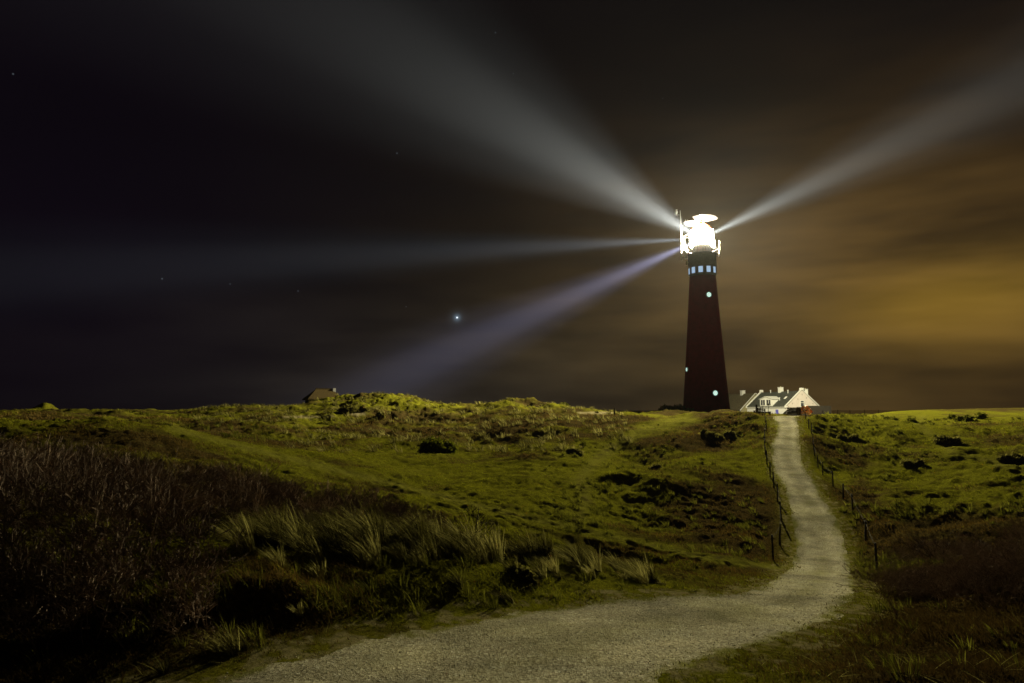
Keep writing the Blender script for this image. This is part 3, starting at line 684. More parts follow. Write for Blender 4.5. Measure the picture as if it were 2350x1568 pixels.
for i in range(280):
    px = random.uniform(-260, 1060)
    d = 9.2 + 14*random.random()**1.25
    th = math.atan((px-1175)/F_PX); x, y = d*math.tan(th), d
    if x > -1.6: continue
    if px > 520: d = random.uniform(12, 17); x, y = d*math.tan(th), d
    hh = np.interp(px, [-260, 250, 500, 800, 1060], [2.0, 1.75, 1.35, .95, .6])*random.uniform(.65, 1.05)
    top_limit = P(px, np.interp(px, [-260, 0, 250, 500, 700, 900, 1100], [985, 990, 1015, 1055, 1085, 1130, 1185]), y).z
    z = gz(x, y); hh = min(hh, max(.4, top_limit - z))
    pale = random.random() < .12
    segs += twigs(x, y, z, hh*(1.12 if pale else 1), 1000+i, depth=4, n0=2 if pale else 4, spread=.42 if pale else .6, rad=.017 if pale else .011)
    tones += [2.6 if pale else random.choice((.15, .35, .6, 1.1))]*(len(segs)-len(tones))
for i in range(70):
    px = random.uniform(-150, 520); d = random.uniform(7.4, 9.4); th = math.atan((px-1175)/F_PX); x, y = d*math.tan(th), d
    segs += twigs(x, y, gz(x, y), random.uniform(.45, 1.05)*(1 if px < 300 else .6), 1400+i, depth=4, n0=3, spread=.6, rad=.009)
    tones += [random.choice((.3, .6, 1.0, 1.8))]*(len(segs)-len(tones))
v, f, t = seg_mesh(segs, .0035, tones)
tag(np_mesh('thorn_thicket', v, f, M['twig'], attrs={'tint': t}), 'dense bare brown thicket covering the bank at the left', kind='stuff')
segs = []
for i in range(120):
    px = random.uniform(2030, 2500); py_d = random.uniform(11, 26); th = math.atan((px-1175)/F_PX); x, y = py_d*math.tan(th), py_d
    segs += twigs(x, y, gz(x, y), random.uniform(.45, 1.15), 3000+i, depth=4, n0=4, spread=.6, rad=.008)
sa_, sb_ = P(2085, 1350, 17), P(2420, 1440, 11.5)
for i in range(75):
    q_ = sa_.lerp(sb_, random.random()); x, y = q_.x+random.gauss(0, .3), q_.y+random.gauss(.4, .5)
    segs += twigs(x, y, gz(x, y), random.uniform(.5, .95), 3300+i, depth=4, n0=4, spread=.6, rad=.010)
v, f, t = seg_mesh(segs, .003)
tag(np_mesh('low_thorn_scrub', v, f, M['twig'], attrs={'tint': t}), 'low dark bare scrub in the shadow right of the fence', kind='stuff')

def shrub(name, x, y, segs_, mat, label, cat='shrub', minr=.004, group=None):
    root = empty(name, (x, y, gz(x, y)), 0, label, cat, group)
    big = [s for s in segs_ if s[2] > .010]; small = [s for s in segs_ if s[2] <= .010]
    off = np.array([x, y, gz(x, y)])
    grp = []                                     # connected chains: each stem with its own branches
    ends = {}
    for s_ in segs_:
        k0 = tuple(round(c_, 5) for c_ in s_[0]); k1 = tuple(round(c_, 5) for c_ in s_[1])
        gi = ends.get(k0)
        if gi is None: gi = len(grp); grp.append([])
        grp[gi].append(s_); ends[k1] = gi
        ends.setdefault(k0, gi)
    for ss in grp:
        v, f, t = seg_mesh(ss, minr); np_mesh('stem', v-off, f, mat, root)
    return root
p = P(12, 1290, 8.6); x, y = p.x, p.y
z = gz(x, y); sg = []
rd = random.Random(5); q = Vector((x, y, z-.05)); d = Vector((.03, 0, 1)); tr = []
for i in range(9):
    nq = q + d*.17; sg.append((q, nq, .021-.0014*i, .0196-.0014*i)); q = nq; d = (d+Vector((rd.gauss(.012, .04), rd.gauss(0, .04), 0))).normalized(); tr.append(q)
for k, (s_, dx) in enumerate(((8, -1), (8, 1), (6, 1), (5, -1), (7, -1), (4, 1))):
    sg += [(a, b, max(r1*.6, .004), max(r2*.6, .003)) for a, b, r1, r2 in twigs(tr[s_].x, tr[s_].y, tr[s_].z, .75 if s_ > 7 else .4, 50+k, depth=3, n0=1, spread=.5, rad=.014, lean=(.7*dx, 0))]
shrub('bare_sapling', x, y, sg, M['pale_bark'], 'pale bare sapling with a forked top at the left edge')
p = P(1080, 1290, 12.6)
shrub('bare_shrub', p.x, p.y, twigs(p.x, p.y, gz(p.x, p.y), .9, 77, depth=4, n0=2, spread=.40, rad=.009, lean=(.1, 0)), M['bark'], 'dark bare forked shrub standing among the tall grass')
p = P(2190, 1330, 17.5)
shrub('bare_shrub', p.x, p.y, twigs(p.x, p.y, gz(p.x, p.y), 1.5, 78, depth=4, n0=4, spread=.5, rad=.016), M['bark'], 'dark bare shrub standing in the shadow right of the fence')

def leafy(name, px, py, D, wpx, hpx, label, n_=1600, depth=None, mat=None, group=None, h0=0.0):
    """a low bush: short stems and a crown of leaf-sized faces spread through an uneven volume"""
    c = P(px, py, D); x, y = c.x, c.y; z = gz(x, y); rx = wpx/F_PX*D/2; rz = .85*hpx/F_PX*D; ry = depth or rx*.7
    root = empty(name, (x, y, z), 0, label, 'bush', group)
    rg = np.random.default_rng(int(px*7+py))
    nl = max(5, int(rx*2.2)); cen = np.stack([rg.uniform(-.75, .75, nl)*rx, rg.uniform(-.7, .7, nl)*ry, rg.uniform(.15, .5, nl)*rz], -1)
    wsz = rg.uniform(.45, .8, nl)*min(rx, rz*1.4)
    k = rg.integers(0, nl, n_); dv = rg.normal(size=(n_, 3)); dv /= np.linalg.norm(dv, axis=1)[:, None]; rr = rg.uniform(.15, 1, n_)**.5*rg.choice([1, 1, 1, 1.25], n_)
    pp = cen[k] + dv*(wsz[k]*rr)[:, None]*np.array([1, 1, .8]); pp[:, 2] = np.where(pp[:, 2] < 0, rg.uniform(0, .4, n_)*rz, pp[:, 2])
    gg = ground_at(x+pp[:, 0], y+pp[:, 1])-z; pp[:, 2] += gg
    s_ = .0022*D*rg.uniform(.6, 1.5, n_) + .012
    a = rg.normal(size=(n_, 3)); a /= np.linalg.norm(a, axis=1)[:, None]; b = np.cross(a, rg.normal(size=(n_, 3))); b /= np.linalg.norm(b, axis=1)[:, None]
    Vv = np.stack([pp-a*s_[:, None], pp+b*s_[:, None]*.6, pp+a*s_[:, None], pp-b*s_[:, None]*.6], 1).reshape(-1, 3)
    np_mesh('crown', Vv, np.arange(n_*4).reshape(-1, 4), mat or (M['scrub'] if px != 985 else M['leaf']), root, attrs={'tint': np.repeat(rg.beta(1.5, 2.5, n_), 4)})
    for i in range(nl):
        g = G(); b0 = Vector((cen[i][0]*.6, cen[i][1]*.6, 0)); b0.z = gz(x+b0.x, y+b0.y)-z-.05
        e = Vector(cen[i]) + Vector((0, 0, gz(x+cen[i][0], y+cen[i][1])-z))
        g.tube([b0, b0.lerp(e, .5)+Vector((.05, 0, .05)), e], [.03, .022, .012], 5)
        g.build('stem', M['bark'], root)
    return root
leafy('rounded_bush', 985, 1040, 59, 95, 34, 'largest dark rounded bush on the far side of the green hollow', 5000)
leafy('rounded_bush', 1292, 938, 108, 28, 12, 'small round bush on the skyline left of the gatepost', 700, mat=M['leaf'])
leafy('low_bush', 1535, 950, 122, 150, 16, 'wide low dark bush left of the lighthouse foot', 5000, depth=4)
leafy('low_bush', 1655, 1004, 63, 95, 16, 'low bush standing in for a dark hollow on the slope below the lighthouse', 2200)  # bush added where the ground only dips into a dark hollow
leafy('low_bush', 1500, 1085, 49, 30, 11, 'small dark bush in the middle of the green hollow', 700)
leafy('low_bush', 1315, 1040, 56, 40, 13, 'small dark bush at the far edge of the hollow', 800)
leafy('low_bush', 835, 962, 92, 110, 16, 'dark low bush below the pale sand patch', 2200)
leafy('low_bush', 1956, 1026, 61, 80, 13, 'flat bush standing in for a black shadowed dip just right of the path fence', 1600)  # leaf clump put in for the blackness of a hollow
leafy('low_bush', 2082, 1060, 50, 78, 18, 'widest dark bush in the middle of the right slope', 2200)
leafy('rounded_bush', 2171, 1024, 60, 56, 17, 'rounded dark bush halfway up the right slope', 900)
leafy('low_bush', 2345, 1045, 50, 110, 20, 'dark bush cut off by the right edge of the picture', 1400)
leafy('low_bush', 2075, 966, 79, 100, 9, 'flat leafy stand-in for a mound on the crest right of the path', 1100, mat=M['tuft'])  # low clump in place of a brown-green mound
leafy('low_bush', 2235, 962, 80, 150, 10, 'long leafy stand-in for a mound on the crest at the far right', 1500, mat=M['tuft'])  # likewise a clump in place of a mound
leafy('low_bush', 250, 985, 50, 220, 18, 'long dark bush on the crest behind the thicket', 3600)
leafy('low_bush', 1210, 1332, 11.6, 70, 26, 'tuft-like dark bush on the near bank by the path', 1500)

# ------------------------------------------------------------------ lighthouse
S = 150/F_PX
def tz(y): return P(1615, y*.94, 150).z      # picture row (full-size photograph) to height on the tower
BASE = gz(TX, TY)-.4
lh = empty('lighthouse', (TX, TY, BASE), 0, 'tall dark red round lighthouse with blazing white lantern and radar antenna on top', 'lighthouse')
def H_(y): return tz(y)-BASE
def rad_at(z):   # shaft taper with slight batter
    t = np.clip(z/H_(676), 0, 1); return 5.15 + (2.83-5.15)*(t**.9)
prof = [(rad_at(z)+(.15 if z < .8 else 0), z) for z in np.linspace(0, H_(676), 26)]
sh_ = G().lathe(prof, 96).build('shaft', M['red'], lh, smooth=True)
for p_ in sh_.data.polygons:
    if len(p_.vertices) > 4: p_.use_smooth = False
zb, zt = H_(676), H_(654)
G().lathe([(2.80, zb), (2.80, H_(672.5)), (2.84, H_(672.5)), (2.95, H_(671.5)), (2.95, H_(655.5))], 96).build('window_storey', M['dark_iron'], lh)
# lit windows all round the storey under the gallery
FACE = math.degrees(math.atan2(-TY, -TX))
for k in range(11):
    a = R(FACE-7+360/11*k)
    rr = 2.96; c = Vector((rr*math.cos(a), rr*math.sin(a), (H_(670.5)+H_(656))/2)); rot = Matrix.Rotation(a+math.pi/2, 3, 'Z')
    fr = G(); hw, hh = .47, (H_(656)-H_(670.5))/2
    for sx_ in (-1, 1): fr.box(c+rot@Vector((sx_*(hw+.05), 0, 0)), (.1, .12, 2*hh+.2), rot)
    for sz_ in (-1, 1): fr.box(c+rot@Vector((0, 0, sz_*(hh+.05))), (2*hw, .12, .1), rot)
    wdw = fr.build('window', M['dark_iron'], lh)
    G().box(c, (2*hw, .05, 2*hh), rot).build('pane', M['lit_pane'], wdw)
# gallery drum and deck
G().lathe([(2.90, H_(655.4)), (3.05, H_(652)), (3.05, H_(626)), (3.25, H_(624.5)), (3.25, H_(622)), (2.0, H_(621.8))], 96).build('gallery', M['dark_iron'], lh)
# white drum below the lantern glass
dg = G().lathe([(2.02, H_(621.8)+.005), (2.02, H_(603.2)), (2.12, H_(603)), (2.12, H_(602.4))], 64)
for k in range(28):
    a = 2*math.pi*k/28; dg.box((2.04*math.cos(a), 2.04*math.sin(a), (H_(621)+H_(604))/2), (.05, .05, H_(604)-H_(621)), Matrix.Rotation(a, 3, 'Z'))
dg.build('lantern_drum', M['cream'], lh)
# red cupola made slightly see-through, so lamp light reaches the radar above
m_, n_, l_ = mat_new('leaky_red_cupola'); b_ = n_['Principled BSDF']; b_.inputs['Base Color'].default_value = (.5, .08, .03, 1)
t1 = n_.new('ShaderNodeBsdfTransparent'); t1.inputs[0].default_value = (.80, .84, 1.0, 1); t2 = n_.new('ShaderNodeBsdfTranslucent'); t2.inputs[0].default_value = (.9, .25, .10, 1)
x1 = n_.new('ShaderNodeMixShader'); x1.inputs[0].default_value = .004; l_.new(b_.outputs[0], x1.inputs[1]); l_.new(t2.outputs[0], x1.inputs[2])
x2 = n_.new('ShaderNodeMixShader'); x2.inputs[0].default_value = .016; l_.new(x1.outputs[0], x2.inputs[1]); l_.new(t1.outputs[0], x2.inputs[2])
l_.new(x2.outputs[0], n_['Material Output'].inputs[0]); M['leaky_dome'] = m_
# lantern glass, with a glow added to light the drum and antennas
mg_, n_, l_ = mat_new('glowing_lantern_glass'); n_.remove(n_['Principled BSDF'])
tr_ = n_.new('ShaderNodeBsdfTransparent'); em_ = n_.new('ShaderNodeEmission'); em_.inputs[0].default_value = (1, .98, .88, 1); em_.inputs[1].default_value = 4.0
ad_ = n_.new('ShaderNodeAddShader'); l_.new(tr_.outputs[0], ad_.inputs[0]); l_.new(em_.outputs[0], ad_.inputs[1]); l_.new(ad_.outputs[0], n_['Material Output'].inputs[0])
glz = H_(602.3); glt = H_(565)
gg_ = G(); n__ = 48
vs = []; fs = []
for zz_, r_ in ((glz, 2.45), (glz+.35, 2.66), (glt-.2, 2.60), (glt, 2.4)):
    for k in range(n__): vs.append((r_*math.cos(2*math.pi*k/n__), r_*math.sin(2*math.pi*k/n__), zz_))
for i in range(3):
    for k in range(n__): fs.append((i*n__+k, i*n__+(k+1) % n__, (i+1)*n__+(k+1) % n__, (i+1)*n__+k))
gg_.add(vs, fs).build('lantern_glass', mg_, lh, smooth=True)
fr = G()
for k in range(12):
    a = 2*math.pi*k/12; ca, sa = math.cos(a), math.sin(a)
    fr.tube([(2.46*ca, 2.46*sa, glz), (2.68*ca, 2.68*sa, glz+.35), (2.62*ca, 2.62*sa, glt-.2), (2.42*ca, 2.42*sa, glt)], .03, 5)
fr.lathe([(2.42, glz-.06), (2.50, glz-.06), (2.50, glz+.02), (2.42, glz+.02)], 48, closed=True)
fr.build('glazing_bars', M['iron'], lh)
ln_g = G().lathe([(.5, LAMP.z-BASE-1.1), (.95, LAMP.z-BASE-.7), (1.1, LAMP.z-BASE), (.95, LAMP.z-BASE+.7), (.5, LAMP.z-BASE+1.1)], 32)
mL, nL, lL = mat_new('lamp_lens'); nL.remove(nL['Principled BSDF']); a1 = nL.new('ShaderNodeBsdfTransparent'); a2 = nL.new('ShaderNodeEmission'); a2.inputs[1].default_value = 8; a3 = nL.new('ShaderNodeAddShader')
lL.new(a1.outputs[0], a3.inputs[0]); lL.new(a2.outputs[0], a3.inputs[1]); lL.new(a3.outputs[0], nL['Material Output'].inputs[0])
try: mL.cycles.emission_sampling = 'NONE'
except Exception: pass
ln_g.build('lamp_lens', mL, lh, smooth=True)
# no lantern floor outside the drum, left open so light falls past it
G().lathe([(2.55, glt+.0), (2.58, glt+.12), (2.2, glt+.42), (1.9, glt+.75), (1.5, glt+1.25), (1.0, glt+1.6), (.5, glt+1.75)], 48, caps=False).build('dome', M['leaky_dome'], lh, smooth=True)
G().lathe([(2.3, glt-.03), (2.62, glt-.03), (2.62, glt+.05), (2.3, glt+.05)], 48, closed=True).build('eaves_ring', M['iron'], lh)
G().lathe([(.42, glt+1.7), (.45, glt+2.15), (.30, glt+2.3), (.28, glt+2.75)], 24).build('radar_pedestal', M['dome'], lh)
# radar antenna: a long shallow reflector, its left half dished backwards
def crop(x, y, dy=0): # from the enlarged view of the lantern to local coordinates
    q = P((1620+x/7.84)*.94, (480+y/7.84)*.94, 150); return Vector((q.x-TX, dy, q.z-BASE))
bl = [(550, 398), (640, 376), (760, 362), (880, 372), (970, 398), (1015, 430), (1005, 455), (930, 472), (820, 488), (720, 505), (640, 492), (598, 450)]
g = G(); nb_ = len(bl)
g.prism([crop(x, y, -.2-.0045*(500-y)-.0012*(x-700)) for x, y in bl], (0, .5, .12)); g.build('radar_reflector', M['radar'], lh)
bl = [(395, 490), (430, 470), (520, 460), (612, 456), (700, 490), (690, 540), (600, 572), (520, 566), (450, 545), (405, 515)]
g = G(); g.prism([crop(x, y, .15-.0045*(560-y)-.0012*(x-700)) for x, y in bl], (0, .5, .12)); g.build('radar_counterpart', M['radar'], lh)
for x in (420, 460): G().tube([crop(x, 475), crop(x, 442)], .03, 5).build('antenna_spike', M['iron'], lh)
# mast with weather instruments and its brackets
g = G(); g.tube([crop(350, 1220), crop(340, 800), crop(328, 500), crop(315, 268)], [.12, .11, .10, .08], 8)
g.tube([crop(345, 790), crop(490, 785)], .06, 6); g.tube([crop(345, 790), crop(490, 710)], .04, 6); g.tube([crop(345, 1030), crop(540, 1030)], .07, 6)
g.tube([crop(352, 1215), crop(440, 1130)], .05, 6)
mast = g.build('mast', M['iron'], lh)
g = G(); g.tube([crop(322, 355), crop(240, 352)], .05, 6); g.tube([crop(240, 360), crop(240, 250)], .06, 6)
for yy, rr_ in ((262, .26), (298, .34), (330, .28)): g.lathe([(rr_, -.07), (rr_, .07)], 16, crop(240, yy))
g.build('weather_instrument', M['iron'], mast)
for x, y0, y1, rr_ in ((375, 1030, 868, .09), (398, 1025, 815, .07), (437, 1025, 920, .06), (980, 990, 845, .08), (1065, 1140, 860, .13)):
    g = G(); g.tube([crop(x, y0), crop(x, (y0+y1)/2), crop(x, y1)], [rr_, rr_, rr_*.8], 8)
    g.build('rod_antenna', M['iron'], lh)
g = G(); g.tube([crop(430, 1190), crop(430, 1045)], .26, 12); g.tube([crop(430, 1110), crop(545, 1110)], .06, 6)
g.tube([crop(445, 1310), crop(448, 1240)], .2, 12); g.tube([crop(446, 1270), crop(520, 1270)], .07, 6); g.build('cable_housing', M['cream'], lh)
g = G(); g.tube([crop(985, 990), crop(910, 970)], .05, 6); g.tube([crop(1060, 1080), crop(975, 1070), crop(905, 1085)], .06, 6); g.tube([crop(1060, 1150), crop(1000, 1110), crop(905, 1100)], .04, 6)
g.tube([crop(918, 1110), crop(918, 1040)], .11, 8); g.tube([crop(948, 1110), crop(948, 960)], .05, 8); g.build('bracket', M['iron'], lh)
# gallery railing
rl = G(); rz_ = H_(622)
for k in range(32):
    a = 2*math.pi*k/32; rl.tube([(3.2*math.cos(a), 3.2*math.sin(a), rz_), (3.2*math.cos(a), 3.2*math.sin(a), rz_+1.05)], .02, 4, False)
for hz in (.55, 1.05): rl.tube([(3.2*math.cos(2*math.pi*k/48), 3.2*math.sin(2*math.pi*k/48), rz_+hz) for k in range(49)], .022, 4, False)
rl.build('railing', M['dark_iron'], lh)
# portholes
def porthole(px, py, r_, dim=1.0):
    q = P(px*.94, py*.94, 150); z = q.z-BASE; rr = rad_at(z); sx_ = max(-.985, min(.985, (q.x-TX)*.962/rr)); a = math.asin(sx_) + R(FACE)
    dirv = Vector((math.cos(a), math.sin(a), 0))
    c = dirv*(rr+.02) + Vector((0, 0, z)); up = Vector((0, 0, 1)); sd = dirv.cross(up)
    vs, fs = [], []; n_ = 24
    for dr, dp in ((r_, -.1), (r_*1.25, -.1), (r_*1.25, .12), (r_, .12)):
        for k in range(n_): vs.append(c + (sd*math.cos(2*math.pi*k/n_) + up*math.sin(2*math.pi*k/n_))*dr + dirv*dp)
    for i in range(4):
        for k in range(n_): fs.append((i*n_+k, i*n_+(k+1) % n_, ((i+1) % 4)*n_+(k+1) % n_, ((i+1) % 4)*n_+k))
    w_ = G().add(vs, fs).build('round_window', M['dark_iron'], lh)
    vs = [c + (sd*math.cos(2*math.pi*k/n_) + up*math.sin(2*math.pi*k/n_))*r_*.98 + dirv*.03 for k in range(n_)]
    G().prism(vs, -dirv*.04).build('pane', M['lit_port'], w_)
porthole(1730.4, 725.3, .52); porthole(1745.5, 961, .52); porthole(1677.5, 903, .45)

# ------------------------------------------------------------------ houses
def house_frame(x, y, z, ang): return (x, y, z), ang
A0 = Vector((82.1, 205, -2.25)); A1 = Vector((78.2, 228, -2.25))
dvec = (A1-A0); Lh = dvec.length; ang = math.atan2(dvec.y, dvec.x)     # local +x runs back along the long wall
hs_ = empty('farmhouse', A0, ang, 'long white farmhouse with dormer, chimneys and blue door behind the path crest', 'house')
Wd = 10.4; EV = 3.1; RG = 7.75      # local y: negative = towards the right of the picture (gable width)
def roofpts(x): return [(x, 0, EV), (x, -Wd/2, RG), (x, -Wd, EV)]
wl = G(); wl.box((Lh/2, -.12, EV/2), (Lh, .24, EV)); wl.build('front_wall', M['wall'], hs_)
G().box((Lh/2, -Wd+.12, EV/2), (Lh, .24, EV)).build('back_wall', M['wall'], hs_)
for nme, x0, mt in (('gable_wall', -.005, M['gable']), ('rear_gable_wall', Lh-.28, M['wall'])):
    G().prism([(x0, .02, 0), (x0, .02, EV), (x0, -Wd/2, RG+.25), (x0, -Wd-.02, EV), (x0, -Wd-.02, 0)], (.28, 0, 0)).build(nme, mt, hs_)
# white verge copings with kneelers and a top block
for x0 in (-.06, Lh-.34):
    c_ = G()
    for s_ in (0, -1):
        a = Vector((x0, .35 if s_ == 0 else -Wd-.35, EV+.02)); b = Vector((x0, -Wd/2, RG+.42)); d = (b-a)
        nrm = Vector((0, -d.z, d.y)).normalized(); nrm = nrm if nrm.z > 0 else -nrm
        c_.prism([a, b, b+nrm*.22, a+nrm*.22], (.42, 0, 0))
        c_.box((x0+.21, .2 if s_ == 0 else -Wd-.2, EV-.1), (.5, .6, .5))
    c_.box((x0+.21, -Wd/2, RG+.6), (.7, 1.0, .7))
    c_.build('coping', M['trim'], hs_)
for s_ in (0, 1):
    a = Vector((.3, .3 if s_ == 0 else -Wd-.3, EV-.12)); b = Vector((.3, -Wd/2, RG+.02)); d = b-a
    nrm = Vector((0, -d.z, d.y)).normalized(); nrm = nrm if nrm.z > 0 else -nrm
    rf = G().prism([a, b, b+nrm*.14, a+nrm*.14], (Lh-.68, 0, 0)).build('roof', M['slate'], hs_)
    if s_ == 0: roof_main = rf
G().box((Lh/2, .16, EV-.14), (Lh-.9, .32, .26)).build('cornice', M['trim'], hs_)
def on_roof(x, t): return Vector((x, .3+(-Wd/2-.3)*t, EV-.12+(RG-EV+.14)*t))
def chimney(x, y, z0, w_, h_):
    ch = G().box((x, y, z0+h_/2), (w_, w_*.8, h_)).box((x, y, z0+h_+.06), (w_+.16, w_*.8+.16, .12)).build('chimney', M['trim'], roof_main)
    G().tube([(x, y, z0+h_+.1), (x, y, z0+h_+.42)], .14, 10).build('chimney_pot', M['brick'], ch)
chimney(11.5, -Wd/2, RG-.35, 1.35, 1.75); chimney(.9, -Wd/2-1.7, RG-1.4, 1.2, 1.9)
for x, t, hh in ((16.8, .93, .9), (6.2, .86, 1.0), (6.8, .40, .9)):
    p_ = on_roof(x, t); g = G(); g.tube([p_-Vector((0, 0, .2)), p_+Vector((0, 0, hh))], .11, 8); g.lathe([(.2, 0), (.2, .15)], 10, p_+Vector((0, 0, hh))); g.build('vent_pipe', M['trim'], roof_main)
p_ = on_roof(4.9, .55); nrm = Vector((0, (RG-EV), Wd/2)).normalized()
G().box(p_+Vector((0, 0, .2)), (.9, 1.0, .08), Matrix.Rotation(-math.atan2(RG-EV, Wd/2), 3, 'X')).build('roof_light', M['trim'], roof_main)
# dormer (on the slope facing left in the picture)
dm_x0, dm_x1 = 7.6, 14.6
zc0, zc1 = EV+.15, EV+2.35
dm = G(); dm.prism([(dm_x0, .28, zc0), (dm_x1, .28, zc0), (dm_x1, .28, zc1), ((dm_x0+dm_x1)/2, .28, zc1+.75), (dm_x0, .28, zc1)], (0, -3.4, 0)).build('dormer', M['trim'], roof_main)
dr = G()
for xa, xb, za, zb_ in ((dm_x0-.3, (dm_x0+dm_x1)/2, zc1-.02, zc1+.82), ((dm_x0+dm_x1)/2, dm_x1+.3, zc1+.82, zc1-.02)):
    dr.prism([(xa, .5, za), (xb, .5, zb_), (xb, .5, zb_+.12), (xa, .5, za+.12)], (0, -3.8, 0))
dr.build('dormer_roof', M['trim'], roof_main)
def window(x0, x1, z0, z1, y_, n_, parent, facing='y', fm=None):
    fr = G(); pn = []
    wx = (x1-x0)/n_
    def bx(cx_, cz_, sx_, sz_, t_): 
        return ((cx_, y_, cz_), (sx_, t_, sz_)) if facing == 'y' else ((y_, cx_, cz_), (t_, sx_, sz_))
    for k in range(n_+1): fr.box(*bx(x0+k*wx, (z0+z1)/2, .14, z1-z0+.14, .16))
    for z_ in (z0, z1): fr.box(*bx((x0+x1)/2, z_, x1-x0+.1, .13, .15))
    w_ = fr.build('window', fm or M['trim'], parent)
    for k in range(n_): G().box(*bx(x0+(k+.5)*wx, (z0+z1)/2, wx-.1, z1-z0-.1, .06)).build('pane', M['pane'], w_)
window(dm_x0+.5, dm_x0+3.1, zc0+.25, zc1-.15, .32, 2, roof_main); window(dm_x0+3.8, dm_x1-.5, zc0+.25, zc1-.15, .32, 2, roof_main)
# gable window, wall anchors, door
window(-Wd*.435-1.15, -Wd*.435, EV-.05, EV+1.75, -.04, 1, hs_, 'x')
G().box((-.07, -Wd*.435-.57, EV+1.15), (.08, 1.1, .14)).build('window_transom', M['trim'], hs_)
for fy, fz in ((.06, -.1), (.18, .9), (.36, 2.2), (.5, 3.6), (.63, 2.6), (.83, .85)):
    G().box((-.03, -Wd*fy, EV+fz), (.06, .08, .4)).build('wall_anchor', M['black'], hs_)
dr_ = G().box((5.3, .03, 1.15), (1.5, .08, 2.1)).build('door', M['blue'], hs_)
G().box((5.8, .1, 1.1), (.08, .06, .2)).build('handle', M['iron'], dr_)
# dark lean-to opening at the gable foot
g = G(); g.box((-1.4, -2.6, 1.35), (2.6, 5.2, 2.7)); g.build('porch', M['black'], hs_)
G().box((-1.45, -2.6, 2.78), (2.8, 5.4, .12)).build('porch_roof', M['brown_roof'], hs_)
# rubble stone wall to the right of the gable
q0 = P(1866, 940, 200); q1 = P(1891, 940, 200)
g = G(); g.box(((q0.x+q1.x)/2-.6, 200, -.45), (q1.x-q0.x+5, 1.0, 3.0)); g.build('stone_wall', M['stone'])
tag(bpy.data.objects['stone_wall'], 'low pebbly grey stone wall right of the farmhouse gable', 'wall')
# second house behind
B0 = P(1695, 942, 262); B0.z = -2.2
apx = P(1733, 903.5, 258)
b_ang = ang
hb = empty('barn_house', (apx.x, 258, -2.2), b_ang, 'brown roofed house behind the farmhouse, half hidden by the lighthouse', 'house')
BW, BE, BR = 12.2, 1.9, apx.z+2.2; BL = 24
G().prism([(0, BW/2, 0), (0, BW/2, BE), (0, 0, BR), (0, -BW/2, BE), (0, -BW/2, 0)], (.3, 0, 0)).build('gable_wall', M['brick'], hb)
G().prism([(BL, BW/2, 0), (BL, BW/2, BE), (BL, 0, BR), (BL, -BW/2, BE), (BL, -BW/2, 0)], (.3, 0, 0)).build('rear_gable_wall', M['brick'], hb)
for s_ in (1, -1): G().box((BL/2, s_*(BW/2-.15), BE/2), (BL, .3, BE)).build('long_wall', M['wall'], hb)
for s_ in (1, -1):
    a = Vector((-.35, s_*(BW/2+.35), BE-.2)); b = Vector((-.35, 0, BR+.05)); d = b-a; nrm = Vector((0, -d.z, d.y)).normalized(); nrm = nrm if nrm.z > 0 else -nrm
    rf = G().prism([a, b, b+nrm*.18, a+nrm*.18], (BL+.8, 0, 0)).build('roof', M['brown_roof'], hb)
    G().prism([a-Vector((.06, 0, 0)), b-Vector((.06, 0, 0)), b-Vector((.06, 0, 0))+nrm*.26, a-Vector((.06, 0, 0))+nrm*.26], (.14, 0, 0)).build('bargeboard', M['trim'], rf)
    if s_ == 1:
        ch = G().box((9, .2, BR+.3), (1.6, 1.3, 2.0)).box((9, .2, BR+1.36), (1.8, 1.5, .14)).build('chimney', M['trim'], rf)
# low lit wall between tower and farmhouse
a = P(1672, 944, 172); b = P(1720, 944, 172)
g = G(); g.box(((a.x+b.x)/2+2, 172.5, -1.15), (b.x-a.x+7, .3, 1.15)); g.build('garden_wall', M['wall']); tag(bpy.data.objects['garden_wall'], 'low pale garden wall between the lighthouse and the farmhouse', 'wall')

# thatched hut on the far dune at the left
c = P(740, 930, 150); hz0 = gz(c.x, c.y)-.6
Sx = 150/F_PX
c = P(742, 929, 126)
hut = empty('thatched_hut', (c.x, 126, c.z+.15), R(28), 'small thatched hut with a hipped roof on the far dune at the left', 'hut')
hw_, hd_ = 3.3, 2.6; ez = 1.0; rz2 = 2.75
G().box((0, 0, ez/2), (2*hw_-.9, 2*hd_-.9, ez)).build('wall', M['black'], hut)
vs = [(-hw_, -hd_, ez-.1), (hw_, -hd_, ez-.1), (hw_, hd_, ez-.1), (-hw_, hd_, ez-.1), (-hw_*.4, 0, rz2), (hw_*.4, 0, rz2)]
vs += [(x, y, z-.22) for x, y, z in vs[:4]]
rf = G().add(vs, [(0, 1, 5, 4), (1, 2, 5), (2, 3, 4, 5), (3, 0, 4), (0, 6, 7, 1), (1, 7, 8, 2), (2, 8, 9, 3), (3, 9, 6, 0), (9, 8, 7, 6)]).build('roof', M['thatch'], hut)
G().box((hw_*.55, -.4, rz2-.35), (.5, .5, .95)).build('chimney', M['trim'], rf)
G().box((0, 0, rz2+.02), (hw_*.9, .3, .16)).build('ridge_cap', M['thatch'], rf)
wf = G().box((.3, -hd_+.42, ez*.62), (1.4, .12, .5)).build('window', M['trim'], hut)
G().box((-1.6, -hd_+.42, ez*.45), (.14, .14, ez*.9)).build('post', M['trim'], hut)

